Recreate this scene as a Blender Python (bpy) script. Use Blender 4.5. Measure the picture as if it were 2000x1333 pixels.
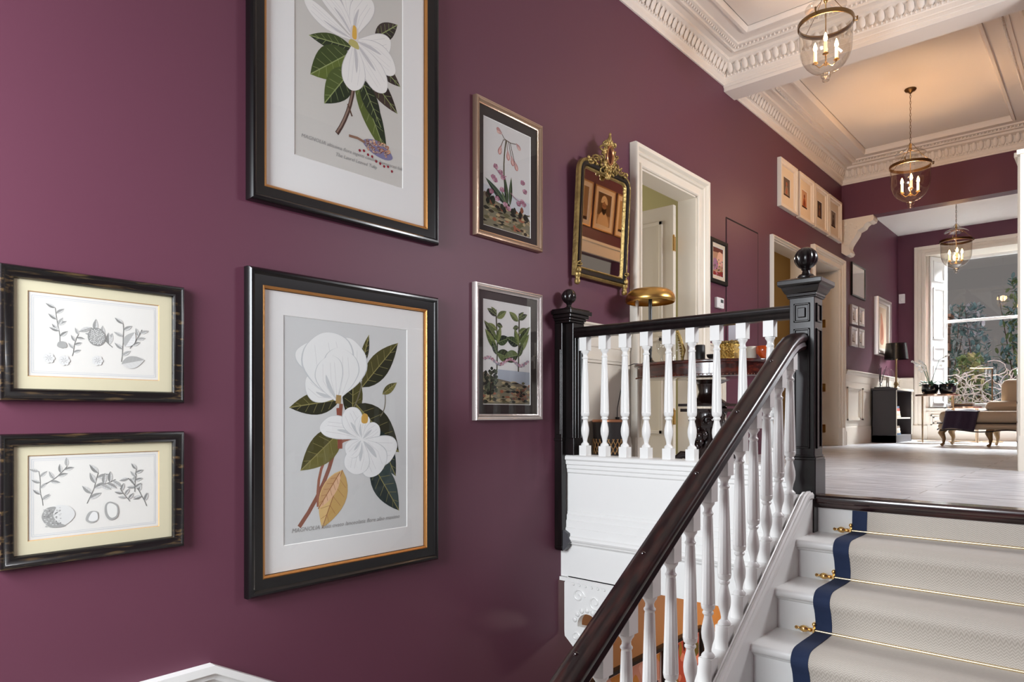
import bpy, bmesh, math, random
from math import pi, sin, cos, radians, sqrt
from mathutils import Vector, Matrix
random.seed(7)
for o in list(bpy.data.objects): bpy.data.objects.remove(o)
S = bpy.context.scene
COL = S.collection
# ------------------------------------------------------------------ camera, world, exposure
S.view_settings.view_transform = 'Standard'; S.view_settings.look = 'None'
S.view_settings.gamma = 1; S.view_settings.use_curve_mapping = False
S.view_settings.exposure = 0.0
cd = bpy.data.cameras.new('camera'); cam = bpy.data.objects.new('camera', cd); COL.objects.link(cam)
cam.location = (2.6, 0, 0); cam.rotation_euler = (radians(90), 0, radians(41.387))
cd.sensor_width = 36; cd.sensor_fit = 'HORIZONTAL'; cd.lens = 36*1346/2000
cd.shift_y = (810.8-666.5)/2000; cd.clip_start = .05; cd.clip_end = 200
S.camera = cam
W = bpy.data.worlds.new('world'); S.world = W; W.use_nodes = True
W.node_tree.nodes['Background'].inputs[0].default_value = (.185, .170, .163, 1)
W.node_tree.nodes['Background'].inputs[1].default_value = 1.0

def area(name, loc, target, sx, sy, power, col):
    l = bpy.data.lights.new(name, 'AREA'); l.shape = 'RECTANGLE'; l.size = sx; l.size_y = sy
    l.energy = power; l.color = col
    o = bpy.data.objects.new(name, l); COL.objects.link(o); o.location = loc
    o.rotation_euler = (Vector(target)-Vector(loc)).to_track_quat('-Z', 'Y').to_euler(); return o
def point(name, loc, power, col, r=.03):
    l = bpy.data.lights.new(name, 'POINT'); l.energy = power; l.color = col; l.shadow_soft_size = r
    o = bpy.data.objects.new(name, l); COL.objects.link(o); o.location = loc; return o
# daylight outside the stair window behind the camera
area('stair_window_daylight', (.92, -1.15, .62), (.78, 1.3, -.35), 1.3, 1.7, 205, (.90, .95, 1.0))
# daylight outside the far window
area('far_window_daylight', (1.06, 13.4, 3.75), (1.0, 9.6, -.6), 2.4, 1.6, 1900, (.93, .96, 1.0)).data.spread = radians(88)
# added fill light from the front hall side, set in an added wall opening
area('hall_side_fill', (3.33, 4.95, 1.64), (.9, 4.7, .2), 1.0, .42, 85, (.95, .97, 1.0))
# daylight in the side rooms
area('side_room_daylight', (-2.9, 4.4, 1.2), (-.9, 5.0, .4), 1.2, 1.6, 45, (1, .96, .9))
point('amber_room_lamp', (-1.6, 7.4, 1.6), 13, (1, .86, .62), .12)
point('lower_hall_lamp', (1.0, 5.6, -1.6), 42, (1, .9, .78), .12)

# ------------------------------------------------------------------ materials
MATS = {}
def srgb(h):
    v = [int(h[i:i+2], 16)/255 for i in (0, 2, 4)]
    return tuple((c/12.92 if c <= .04045 else ((c+.055)/1.055)**2.4) for c in v)+(1,)
def mat(name, col, rough=.5, metal=0, bump=0, bscale=60, spec=.5, coat=0, emit=None, estr=0, var=0, vscale=6, sheen=0):
    if name in MATS: return MATS[name]
    m = bpy.data.materials.new(name); m.use_nodes = True; n = m.node_tree; b = n.nodes['Principled BSDF']
    c = srgb(col) if isinstance(col, str) else tuple(col)+(1,)*(4-len(col))
    b.inputs['Base Color'].default_value = c; b.inputs['Roughness'].default_value = rough
    b.inputs['Metallic'].default_value = metal; b.inputs['Specular IOR Level'].default_value = spec
    b.inputs['Coat Weight'].default_value = coat; b.inputs['Coat Roughness'].default_value = .12
    if sheen: b.inputs['Sheen Weight'].default_value = sheen
    if emit: b.inputs['Emission Color'].default_value = srgb(emit); b.inputs['Emission Strength'].default_value = estr
    tc = n.nodes.new('ShaderNodeTexCoord')
    if bump:
        t = n.nodes.new('ShaderNodeTexNoise'); t.inputs['Scale'].default_value = bscale; t.inputs['Detail'].default_value = 4
        n.links.new(tc.outputs['Object'], t.inputs['Vector'])
        bp = n.nodes.new('ShaderNodeBump'); bp.inputs['Strength'].default_value = bump; bp.inputs['Distance'].default_value = .01
        n.links.new(t.outputs['Fac'], bp.inputs['Height']); n.links.new(bp.outputs['Normal'], b.inputs['Normal'])
    if var:
        t = n.nodes.new('ShaderNodeTexNoise'); t.inputs['Scale'].default_value = vscale; t.inputs['Detail'].default_value = 5
        n.links.new(tc.outputs['Object'], t.inputs['Vector'])
        mx = n.nodes.new('ShaderNodeMix'); mx.data_type = 'RGBA'
        mx.inputs[6].default_value = tuple(x*(1-var) for x in c[:3])+(1,); mx.inputs[7].default_value = tuple(min(1, x*(1+var)) for x in c[:3])+(1,)
        n.links.new(t.outputs['Fac'], mx.inputs[0]); n.links.new(mx.outputs[2], b.inputs['Base Color'])
    MATS[name] = m; return m
def mat_wood(name, c1, c2, rough, scale, stretch, coat=0, spec=.5):
    if name in MATS: return MATS[name]
    m = mat(name, c1, rough, coat=coat, spec=spec); n = m.node_tree; b = n.nodes['Principled BSDF']
    tc = n.nodes.new('ShaderNodeTexCoord'); mp = n.nodes.new('ShaderNodeMapping'); mp.inputs['Scale'].default_value = stretch
    t = n.nodes.new('ShaderNodeTexNoise'); t.inputs['Scale'].default_value = scale; t.inputs['Detail'].default_value = 6
    r = n.nodes.new('ShaderNodeValToRGB'); r.color_ramp.elements[0].position = .42; r.color_ramp.elements[1].position = .66
    r.color_ramp.elements[0].color = srgb(c1); r.color_ramp.elements[1].color = srgb(c2)
    n.links.new(tc.outputs['Object'], mp.inputs[0]); n.links.new(mp.outputs[0], t.inputs['Vector'])
    n.links.new(t.outputs['Fac'], r.inputs[0]); n.links.new(r.outputs[0], b.inputs['Base Color'])
    return m
def mat_glass(name, tint, rough=0, refl=.06):
    if name in MATS: return MATS[name]
    m = bpy.data.materials.new(name); m.use_nodes = True; n = m.node_tree; n.nodes.clear()
    out = n.nodes.new('ShaderNodeOutputMaterial'); mx = n.nodes.new('ShaderNodeMixShader')
    tr = n.nodes.new('ShaderNodeBsdfTransparent'); tr.inputs[0].default_value = tint
    gl = n.nodes.new('ShaderNodeBsdfGlossy'); gl.inputs['Roughness'].default_value = rough
    lw = n.nodes.new('ShaderNodeLayerWeight'); lw.inputs['Blend'].default_value = .5
    pw = n.nodes.new('ShaderNodeMath'); pw.operation = 'POWER'; pw.inputs[1].default_value = 5
    ma = n.nodes.new('ShaderNodeMath'); ma.operation = 'MULTIPLY_ADD'; ma.inputs[1].default_value = .9; ma.inputs[2].default_value = refl
    n.links.new(lw.outputs['Facing'], pw.inputs[0]); n.links.new(pw.outputs[0], ma.inputs[0])
    n.links.new(ma.outputs[0], mx.inputs[0]); n.links.new(tr.outputs[0], mx.inputs[1]); n.links.new(gl.outputs[0], mx.inputs[2])
    n.links.new(mx.outputs[0], out.inputs[0]); MATS[name] = m; return m

M_purple = mat('aubergine_paint', (.118, .036, .061), .5, bump=.02, bscale=300, spec=.35)
M_purple2 = M_purple
M_white = mat('white_gloss_paint', (.83, .83, .81), .32, bump=.015, bscale=30)
M_cream = mat('warm_white_paint', (.80, .735, .63), .4, bump=.02, bscale=30)
M_plaster = mat('plaster_white', (.78, .71, .64), .75, bump=.05, bscale=25)
M_black = mat_wood('ebonised_wood', '0d0909', '171010', .30, 9, (3, 3, .6), coat=.3, spec=.35)
M_rail = mat_wood('dark_stained_rail', '150a0a', '2e1512', .30, 6, (8, 1.2, 3), coat=.3, spec=.4)
M_nose = mat_wood('dark_stained_nosing', '1b0c0d', '3a1a18', .22, 6, (1.2, 8, 8), coat=.8)
M_frame_black = mat('black_frame_lacquer', '0a0809', .30, coat=.25, spec=.4)
M_gold = mat('gilt_slip', (.62, .30, .10), .35, metal=.9, bump=.1, bscale=200)
M_brass = mat('polished_brass', (.85, .55, .20), .22, metal=1)
M_antique = mat('antique_brass', (.23, .14, .06), .35, metal=1)
M_silver = mat('silver_leaf_frame', (.62, .56, .53), .32, metal=.85, bump=.1, bscale=150)
M_mat_white = mat('mount_board_white', 'e4e4e2', .9)
M_mat_cream = mat('mount_board_cream', 'd3cbad', .9)
M_mat_dark = mat('mount_board_umber', '2e2622', .9)
M_paper = mat('print_paper_grey', 'cfd1d0', .9)
M_paper2 = mat('print_paper_stone', 'c9c7c1', .9)
M_paperw = mat('etching_paper', 'dedcd6', .9)
M_pic_glass = mat_glass('picture_glass', (.99, .99, .99, 1), 0, .03)
M_win_glass = mat_glass('window_glass', (.95, .97, .97, 1))
def mat_lampglass():
    m = mat_glass('lantern_glass', (.90, .87, .82, 1), .03, .11); return m
M_lamp_glass = mat_lampglass()

def mat_distressed():
    m = mat('distressed_black_frame', '0f0c0b', .35, coat=.3); n = m.node_tree; b = n.nodes['Principled BSDF']
    tc = n.nodes.new('ShaderNodeTexCoord'); mp = n.nodes.new('ShaderNodeMapping'); mp.inputs['Scale'].default_value = (60, 7, 60)
    t = n.nodes.new('ShaderNodeTexNoise'); t.inputs['Scale'].default_value = 1.3; t.inputs['Detail'].default_value = 7
    r = n.nodes.new('ShaderNodeValToRGB'); r.color_ramp.elements[0].position = .56; r.color_ramp.elements[1].position = .70
    r.color_ramp.elements[0].color = srgb('0e0b0b'); r.color_ramp.elements[1].color = srgb('54422a')
    n.links.new(tc.outputs['Object'], mp.inputs[0]); n.links.new(mp.outputs[0], t.inputs['Vector'])
    n.links.new(t.outputs['Fac'], r.inputs[0]); n.links.new(r.outputs[0], b.inputs['Base Color']); return m
M_distress = mat_distressed()

def mat_floor():
    m = mat('limewashed_boards', 'c9c8c8', .3, spec=.5); n = m.node_tree; b = n.nodes['Principled BSDF']
    tc = n.nodes.new('ShaderNodeTexCoord'); br = n.nodes.new('ShaderNodeTexBrick')
    br.inputs['Scale'].default_value = 1; br.inputs['Brick Width'].default_value = 1.25; br.inputs['Row Height'].default_value = .19
    br.inputs['Mortar Size'].default_value = .003; br.inputs['Color1'].default_value = srgb('dcdfe4'); br.inputs['Color2'].default_value = srgb('e9ebef')
    br.inputs['Mortar'].default_value = srgb('8f8c8c')
    mp = n.nodes.new('ShaderNodeMapping'); mp.inputs['Scale'].default_value = (1.6, 14, 1)
    t = n.nodes.new('ShaderNodeTexNoise'); t.inputs['Scale'].default_value = 3; t.inputs['Detail'].default_value = 8; t.inputs['Distortion'].default_value = .6
    r = n.nodes.new('ShaderNodeValToRGB'); r.color_ramp.elements[0].position = .4; r.color_ramp.elements[1].position = .62
    r.color_ramp.elements[0].color = srgb('a9a9ae'); r.color_ramp.elements[1].color = (1, 1, 1, 1)
    mx = n.nodes.new('ShaderNodeMix'); mx.data_type = 'RGBA'; mx.blend_type = 'MULTIPLY'; mx.inputs[0].default_value = .75
    n.links.new(tc.outputs['Object'], br.inputs['Vector']); n.links.new(tc.outputs['Object'], mp.inputs[0]); n.links.new(mp.outputs[0], t.inputs['Vector'])
    n.links.new(t.outputs['Fac'], r.inputs[0]); n.links.new(br.outputs['Color'], mx.inputs[6]); n.links.new(r.outputs[0], mx.inputs[7])
    n.links.new(mx.outputs[2], b.inputs['Base Color'])
    bp = n.nodes.new('ShaderNodeBump'); bp.inputs['Strength'].default_value = .15; bp.inputs['Distance'].default_value = .004
    n.links.new(t.outputs['Fac'], bp.inputs['Height']); n.links.new(bp.outputs[0], b.inputs['Normal']); return m
M_floor = mat_floor()

def mat_runner():
    # flat woven herringbone: zigzag of (across) against (along)
    m = mat('herringbone_weave', 'b9b0a6', .95, spec=.1, sheen=.2); n = m.node_tree; b = n.nodes['Principled BSDF']; L = n.links.new
    tc = n.nodes.new('ShaderNodeTexCoord'); sp = n.nodes.new('ShaderNodeSeparateXYZ'); L(tc.outputs['Object'], sp.inputs[0])
    def mth(op, a, b_=None):
        k = n.nodes.new('ShaderNodeMath'); k.operation = op
        for i, v in enumerate((a, b_)):
            if v is None: continue
            if isinstance(v, (int, float)): k.inputs[i].default_value = v
            else: L(v, k.inputs[i])
        return k.outputs[0]
    v = mth('ADD', sp.outputs['Y'], sp.outputs['Z'])
    zig = mth('PINGPONG', sp.outputs['X'], .008)
    s = mth('SINE', mth('MULTIPLY', mth('ADD', v, zig), 2*pi/.009))
    s2 = mth('MULTIPLY', mth('ADD', s, 1), .5)
    nz = n.nodes.new('ShaderNodeTexNoise'); nz.inputs['Scale'].default_value = 160; nz.inputs['Detail'].default_value = 3; L(tc.outputs['Object'], nz.inputs['Vector'])
    f = mth('ADD', mth('MULTIPLY', s2, .7), mth('MULTIPLY', nz.outputs['Fac'], .3))
    mx = n.nodes.new('ShaderNodeMix'); mx.data_type = 'RGBA'; mx.inputs[6].default_value = srgb('aaa196'); mx.inputs[7].default_value = srgb('ccc5bb')
    L(f, mx.inputs[0]); L(mx.outputs[2], b.inputs['Base Color'])
    bp = n.nodes.new('ShaderNodeBump'); bp.inputs['Strength'].default_value = .3; bp.inputs['Distance'].default_value = .002; L(f, bp.inputs['Height']); L(bp.outputs[0], b.inputs['Normal'])
    return m
M_runner = mat_runner()
M_navy = mat('navy_binding_tape', '1a2a4a', .85, bump=.2, bscale=400)

# ------------------------------------------------------------------ mesh helpers
def wloc(o):
    v = Vector((0, 0, 0))
    while o is not None: v += o.location; o = o.parent
    return v
class MB:
    def __init__(s): s.v = []; s.f = []; s.m = []; s.cur = 0; s.xf = None
    def add(s, vs, fs, mi=None):
        b = len(s.v); s.v += [tuple(p) for p in vs]; s.f += [tuple(i+b for i in f) for f in fs]
        s.m += [s.cur if mi is None else mi]*len(fs); return s
    def box(s, x0, x1, y0, y1, z0, z1, mi=None):
        vs = [(x, y, z) for x in (x0, x1) for y in (y0, y1) for z in (z0, z1)]
        return s.add(vs, [(0, 1, 3, 2), (4, 6, 7, 5), (0, 4, 5, 1), (2, 3, 7, 6), (0, 2, 6, 4), (1, 5, 7, 3)], mi)
    def prism(s, poly, axis, a, b, mi=None):
        """poly: 2D points in the plane normal to axis (x:(y,z) y:(x,z) z:(x,y))"""
        def P(p, t): return {'x': (t, p[0], p[1]), 'y': (p[0], t, p[1]), 'z': (p[0], p[1], t)}[axis]
        n = len(poly); vs = [P(p, a) for p in poly]+[P(p, b) for p in poly]
        return s.add(vs, [tuple(range(n)), tuple(range(2*n-1, n-1, -1))]+[(i, i+n, (i+1) % n+n, (i+1) % n) for i in range(n)], mi)
    def lathe(s, prof, c=(0, 0, 0), seg=20, axis='z', mod=None, arc=1, mi=None, sy=1):
        vs = []; fs = []; n = len(prof)
        for r, z in prof:
            for k in range(seg):
                a = 2*pi*k/seg; rr = r*(mod(a, z) if mod else 1)
                x, y = rr*cos(a), rr*sin(a)*sy
                p = (x, y, z) if axis == 'z' else ((z, x, y) if axis == 'x' else (x, z, y))
                vs.append((c[0]+p[0], c[1]+p[1], c[2]+p[2]))
        for i in range(n-1):
            for k in range(seg):
                a, b = i*seg+k, i*seg+(k+1) % seg; fs.append((a, b, b+seg, a+seg))
        fs.append(tuple(range(seg-1, -1, -1))); fs.append(tuple(range((n-1)*seg, n*seg)))
        return s.add(vs, fs, mi)
    def tube(s, pts, r, seg=8, mi=None, closed=False):
        pts = [Vector(p) for p in pts]; n = len(pts); rs = r if isinstance(r, (list, tuple)) else [r]*n
        vs = []; fs = []; up = Vector((0, 0, 1)); prevu = None
        for i, p in enumerate(pts):
            a = pts[i-1] if (i > 0 or closed) else p; b = pts[(i+1) % n] if (i < n-1 or closed) else p
            t = (b-a).normalized() if (b-a).length > 1e-9 else Vector((0, 0, 1))
            if prevu is None:
                u = t.cross(up); u = u if u.length > .05 else t.cross(Vector((1, 0, 0)))
            else: u = prevu - t*prevu.dot(t)
            u.normalize(); prevu = u; w = t.cross(u)
            for k in range(seg):
                q = 2*pi*k/seg; vs.append(p+u*cos(q)*rs[i]+w*sin(q)*rs[i])
        m = n if closed else n-1
        for i in range(m):
            for k in range(seg):
                j = (i+1) % n; fs.append((i*seg+k, i*seg+(k+1) % seg, j*seg+(k+1) % seg, j*seg+k))
        if not closed: fs += [tuple(range(seg-1, -1, -1)), tuple(range((n-1)*seg, n*seg))]
        return s.add(vs, fs, mi)
    def ball(s, c, rx, ry=None, rz=None, seg=10, rings=6, mi=None, R=None):
        ry = ry or rx; rz = rz or rx; vs = []; fs = []; R = R or Matrix.Identity(3); c = Vector(c)
        for i in range(rings+1):
            t = pi*i/rings
            for k in range(seg):
                a = 2*pi*k/seg; vs.append(c+R @ Vector((rx*sin(t)*cos(a), ry*sin(t)*sin(a), rz*cos(t))))
        for i in range(rings):
            for k in range(seg):
                a, b = i*seg+k, i*seg+(k+1) % seg; fs.append((a, a+seg, b+seg, b))
        return s.add(vs, fs, mi)
    def extrude_path(s, prof, path, mi=None, caps=True):
        """prof 2D list of (side,up) closed; path: list of (pos, sidevec, upvec)"""
        n = len(prof); vs = []; fs = []
        for p, a, b in path:
            for u, w in prof: vs.append(Vector(p)+Vector(a)*u+Vector(b)*w)
        for i in range(len(path)-1):
            for k in range(n):
                j = (k+1) % n; fs.append((i*n+k, i*n+j, (i+1)*n+j, (i+1)*n+k))
        if caps: fs += [tuple(range(n-1, -1, -1)), tuple(range((len(path)-1)*n, len(path)*n))]
        return s.add(vs, fs, mi)
    def build(s, name, mats, parent=None, smooth=None, bevel=0, local=False):
        me = bpy.data.meshes.new(name); off = Vector((0, 0, 0)) if (parent is None or local) else wloc(parent)
        me.from_pydata([Vector(v)-off for v in s.v], [], s.f)
        for m in (mats if isinstance(mats, (list, tuple)) else [mats]): me.materials.append(m)
        if any(s.m): me.polygons.foreach_set('material_index', s.m)
        bm = bmesh.new(); bm.from_mesh(me); bmesh.ops.recalc_face_normals(bm, faces=bm.faces)
        if smooth is not None:
            for f in bm.faces: f.smooth = True
            for e in bm.edges:
                if len(e.link_faces) == 2 and e.calc_face_angle(0) > radians(smooth): e.smooth = False
        bm.to_mesh(me); bm.free(); me.update()
        o = bpy.data.objects.new(name, me); COL.objects.link(o); o.parent = parent
        if bevel:
            b = o.modifiers.new('bevel', 'BEVEL'); b.width = bevel; b.segments = 2; b.limit_method = 'ANGLE'; b.harden_normals = False
        return o
def thing(name, loc, label, cat, group=None, rot=(0, 0, 0), kind=None):
    o = bpy.data.objects.new(name, None); COL.objects.link(o); o.location = loc; o.rotation_euler = rot; o.empty_display_size = .05
    if label: o['label'] = label; o['category'] = cat
    if group: o['group'] = group
    if kind: o['kind'] = kind
    return o
def struct(o, label=None, cat=None):
    o['kind'] = 'structure'
    if label: o['label'] = label; o['category'] = cat
    return o
def tag(o, label, cat, group=None):
    o['label'] = label; o['category'] = cat
    if group: o['group'] = group
    return o
def part_copy(o, parent, loc=(0, 0, 0)):
    c = o.copy(); COL.objects.link(c); c.parent = parent; c.location = loc
    for ch in list(o.children): part_copy(ch, c, ch.location)
    return c
def rect_ring(mb, x0, x1, y0, y1, prof, mi=None):
    """cornice ring: prof [(inset, z)]"""
    vs = []; fs = []
    for e, z in prof: vs += [(x0+e, y0+e, z), (x1-e, y0+e, z), (x1-e, y1-e, z), (x0+e, y1-e, z)]
    for i in range(len(prof)-1):
        for k in range(4):
            a, b = i*4+k, i*4+(k+1) % 4; fs.append((a, b, b+4, a+4))
    mb.add(vs, fs, mi)

FZ = -.38       # upper floor level
# ------------------------------------------------------------------ shell
CEIL = 3.12
wl = MB()
def wall_with_openings(mb, x0, x1, segs, z0, z1, y0, y1):
    """segs: [(ya,yb,zlo,zhi)] openings"""
    y = y0
    for ya, yb, zl, zh in segs:
        mb.box(x0, x1, y, ya, z0, z1)
        if zh < z1: mb.box(x0, x1, ya, yb, zh, z1)
        if zl > z0: mb.box(x0, x1, ya, yb, z0, zl)
        y = yb
    mb.box(x0, x1, y, y1, z0, z1)
wl.box(-.16, 0, -1.35, 3.62, -4.0, FZ-.3); wl.box(-.16, 0, -1.35, 3.42, FZ-.3, CEIL+.1)
wall_with_openings(wl, -.16, 0, [(4.352, 5.236, FZ-.3, 1.79), (6.85, 7.85, FZ-.3, 1.755), (8.14, 9.05, FZ-.3, 1.79)], FZ-.3, CEIL+.1, 3.42, 12.3)
struct(wl.build('wall_left', M_purple))
b = MB(); b.box(-.16, 0, 3.62, 9.6, -4.0, FZ-.3); b.box(-.16, 2.9, 8.4, 8.6, -4.0, FZ-.3)
M_orange = mat('ochre_paint', 'b0702f', .7)
struct(b.build('wall_lower', M_orange))
b = MB(); b.box(2.12, 2.30, 5.80, 5.80+.14, FZ, CEIL); b.box(2.12, 2.3, 5.94, 7.25, 1.66, CEIL); b.box(2.12, 2.3, 7.25, 12.3, FZ, CEIL)
b.box(2.30, 3.46, 5.80, 5.94, FZ, CEIL)
struct(b.build('wall_right', M_purple))
b = MB(); b.box(3.30, 3.46, -1.35, 4.40, -4.0, CEIL+.1); b.box(3.30, 3.46, 5.50, 5.8, -4.0, CEIL+.1); b.box(3.30, 3.46, 4.40, 5.50, -4.0, 1.38); b.box(3.30, 3.46, 4.40, 5.50, 1.90, CEIL+.1)  # gap in this unseen wall is added to house the hall fill light
struct(b.build('wall_stair_side', M_purple))
b = MB(); wall_with_openings2 = None
# back wall with the stair window
b.box(-.16, .2, -.90, -.75, -4.0, CEIL+.1); b.box(1.75, 3.46, -.90, -.75, -4.0, CEIL+.1)
b.box(.2, 1.75, -.90, -.75, -4.0, -.95); b.box(.2, 1.75, -.90, -.75, 1.45, CEIL+.1)
struct(b.build('wall_back', M_purple))
# far wall around window
b = MB(); b.box(-.16, .33, 12.1, 12.62, FZ, CEIL); b.box(1.80, 2.3, 12.1, 12.62, FZ, CEIL); b.box(.33, 1.80, 12.1, 12.62, 2.44, CEIL); b.box(.33, 1.80, 12.1, 12.62, FZ, .10)
struct(b.build('wall_far', M_purple))
# header between hall and far room
b = MB(); b.box(0, 2.12, 9.17, 9.34, 2.43, CEIL); b.box(2.0, 2.12, 9.17, 9.34, FZ, 2.43)
struct(b.build('wall_header', M_purple))
b = MB(); b.box(0, 2.12, 9.34, 12.1, 2.80, 2.90)
struct(b.build('ceiling_far_room', mat('far_ceiling', (.82, .79, .74), .8, bump=.4, bscale=14)))
b = MB(); b.box(-.16, 3.46, -1.35, 9.3, CEIL, CEIL+.15)
struct(b.build('ceiling', M_plaster))
# floors
b = MB(); b.box(0, 3.3, 3.44, 12.7, FZ-.06, FZ)
struct(b.build('floor', M_floor))
b = MB(); b.box(0, 3.3, 3.50, 12.7, FZ-.32, FZ-.06)
struct(b.build('floor_lower_ceiling', M_cream))
b = MB(); b.box(-.16, 3.46, -1.35, 1.06, -2.16, -2.06); struct(b.build('floor_half_landing', M_runner))
b = MB(); b.box(-.16, 3.46, 1.0, 8.6, -4.1, -4.0); struct(b.build('floor_lower_hall', M_floor))

# --- cornices
def cornice(name, x0, x1, y0, y1, bottom, mat_):
    zb = bottom; C0 = CEIL
    prof = [(0, zb), (.012, zb), (.014, zb+.018), (.02, zb+.022), (.022, zb+.055), (.030, zb+.060), (.030, zb+.078), (.020, zb+.084), (.024, zb+.125), (.040, zb+.155),
            (.075, zb+.170), (.085, zb+.172), (.088, zb+.195), (.150, zb+.195), (.152, zb+.185), (.168, zb+.183), (.172, zb+.2), (.222, zb+.206), (.224, zb+.222), (.325, zb+.222), (.328, zb+.205), (.350, zb+.205), (.362, zb+.22), (.366, C0), (.37, C0)]
    m = MB(); rect_ring(m, x0, x1, y0, y1, prof)
    o = m.build(name, mat_, smooth=35); struct(o)
    # leaf-and-dart lobes in the cove and small beads on the inner band (surface ornament of the same plaster)
    g = MB(); lob = []
    def runs(inset, z, pitch, fn):
        for (ax, a0, a1, fixed, sgn) in (('y', max(y0, 3.3), y1, x0, 1), ('x', x0, x1, y1, -1), ('y', max(y0, 3.3), y1, x1, -1)):
            n = int((a1-a0-2*inset)/pitch)
            for i in range(n+1):
                t = a0+inset+(a1-a0-2*inset)*(i+.5)/(n+1) if i <= n else 0
                p = (fixed+sgn*inset, t, z) if ax == 'y' else (t, fixed+sgn*inset, z)
                fn(p, ax, sgn)
    def lobe(p, ax, sgn):
        R = Matrix.Rotation(radians(24)*sgn, 3, 'Y') if ax == 'y' else Matrix.Rotation(-radians(24)*sgn, 3, 'X')
        r = (.014, .026, .05) if ax == 'y' else (.026, .014, .05)
        g.ball((p[0], p[1], p[2]), *r, seg=8, rings=5, R=R)
    def dart(p, ax, sgn):
        r = (.010, .010, .014)
        g.ball(p, *r, seg=6, rings=4)
    runs(.040, zb+.125, .066, lobe); runs(.196, zb+.196, .034, dart); runs(.03, zb+.075, .033, dart)
    q = g.build('ornament', mat_, o, smooth=60)
    return o
cornice('trim_1', 0, 3.3, -.75, 5.76, 2.875, M_plaster)
cornice('trim_2', 0, 2.12, 5.97, 9.17, 2.856, M_plaster)
b = MB(); b.box(0, 3.3, 5.755, 5.975, 2.83, CEIL); b.box(0, 3.3, 5.745, 5.76, 2.86, 2.89)
struct(b.build('trim_3', M_plaster, bevel=.004))   # cross beam

# --- dado panelling
def dado(name, segs, ztop, par=None, mat_=M_cream):
    m = MB()
    for ya, yb in segs:
        pr = [(0, ztop), (.035, ztop), (.04, ztop-.012), (.028, ztop-.022), (.024, ztop-.05), (.014, ztop-.06), (.012, ztop-.15), (0, ztop-.15)]
        m.prism([(0, 0)]*0 or [(x, z) for x, z in pr], 'y', ya, yb)
        m.box(0, .008, ya, yb, FZ, ztop-.1)
        # skirting
        m.prism([(0, FZ), (.028, FZ), (.028, FZ+.16), (.020, FZ+.18), (.018, FZ+.215), (.008, FZ+.23), (0, FZ+.23)], 'y', ya, yb)
        # raised panel mouldings
        n = max(1, round((yb-ya)/.75)); w = (yb-ya)/n
        for i in range(n):
            p0, p1 = ya+w*i+.06, ya+w*(i+1)-.06; z0, z1 = FZ+.31, ztop-.22
            for d, t in ((0, .018), (.018, .012)):
                m.box(.008, .008+t, p0+d, p1-d, z1-d-.018, z1-d); m.box(.008, .008+t, p0+d, p1-d, z0+d, z0+d+.018)
                m.box(.008, .008+t, p0+d, p0+d+.018, z0+d, z1-d); m.box(.008, .008+t, p1-d-.018, p1-d, z0+d, z1-d)
    o = m.build(name, mat_, smooth=40); struct(o); return o
dado('trim_4', [(3.5, 4.20), (5.40, 5.79)], .60)
dado('trim_5', [(9.30, 12.09)], .575)
# far wall dado piece beside the window
b = MB(); b.box(.02, .22, 12.07, 12.1, FZ, .56); b.box(.02, .22, 12.05, 12.1, .55, .575); b.box(.02, .22, 12.045, 12.1, FZ, FZ+.2)
struct(b.build('trim_6', M_cream, bevel=.004))
# dado of the half landing and of the flight going down along the left wall
m = MB(); zt = -.945; sl = .556; yb_ = 1.209; ye = 3.38
def dadopath(off0, off1, th, name=None):
    pts = [(-.75, zt), (yb_, zt), (ye, zt-sl*(ye-yb_))]
    m.add([(0, y, z+off0) for y, z in pts]+[(th, y, z+off0) for y, z in pts]+[(0, y, z+off1) for y, z in pts]+[(th, y, z+off1) for y, z in pts],
          [(0, 1, 4, 3), (1, 2, 5, 4), (6, 9, 10, 7), (7, 10, 11, 8), (3, 4, 10, 9), (4, 5, 11, 10), (0, 3, 9, 6), (2, 8, 11, 5)])
dadopath(0, -.03, .045); dadopath(-.03, -.055, .03); dadopath(-.055, -.13, .016); dadopath(-.13, -1.1, .008)
for o0 in (-.2, -.23): dadopath(o0, o0-.012, .02)
struct(m.build('trim_7', M_white))

# ------------------------------------------------------------------ door casings and doors
def casing(name, ya, yb, ztop, w, depth, jamb=.16, mat_=M_cream):
    """architrave round an opening in the left wall: clear opening ya..yb, head ztop"""
    m = MB()
    prof = [(0, 0), (0, .014), (w*.05, .022), (w*.16, .022), (w*.20, .010), (w*.50, .014), (w*.52, .030), (w*.60, .038), (w*.68, .030), (w*.72, depth), (w*.78, depth+.012), (w*.95, depth+.014), (w, depth+.004), (w, 0)]
    def pos(side, d, h):
        return (h, d, 0)
    rows = []
    for d, h in prof:
        rows.append([(h, ya-d, FZ), (h, ya-d, ztop+d), (h, yb+d, ztop+d), (h, yb+d, FZ)])
    vs = [p for r in rows for p in r]; fs = []
    for i in range(len(rows)-1):
        for k in range(3): a = i*4+k; fs.append((a, a+1, a+5, a+4))
    m.add(vs, fs)
    for yy in (ya-w-.004, yb-.004):   # plinth blocks
        m.box(0, depth+.006, yy, yy+w+.008, FZ, FZ+.22)
    # jamb linings and head lining
    m.box(-jamb, 0, ya-.001, ya+.012, FZ, ztop); m.box(-jamb, 0, yb-.012, yb+.001, FZ, ztop); m.box(-jamb, 0, ya, yb, ztop-.012, ztop+.001)
    o = m.build(name, mat_, smooth=35); struct(o); return o
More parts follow.
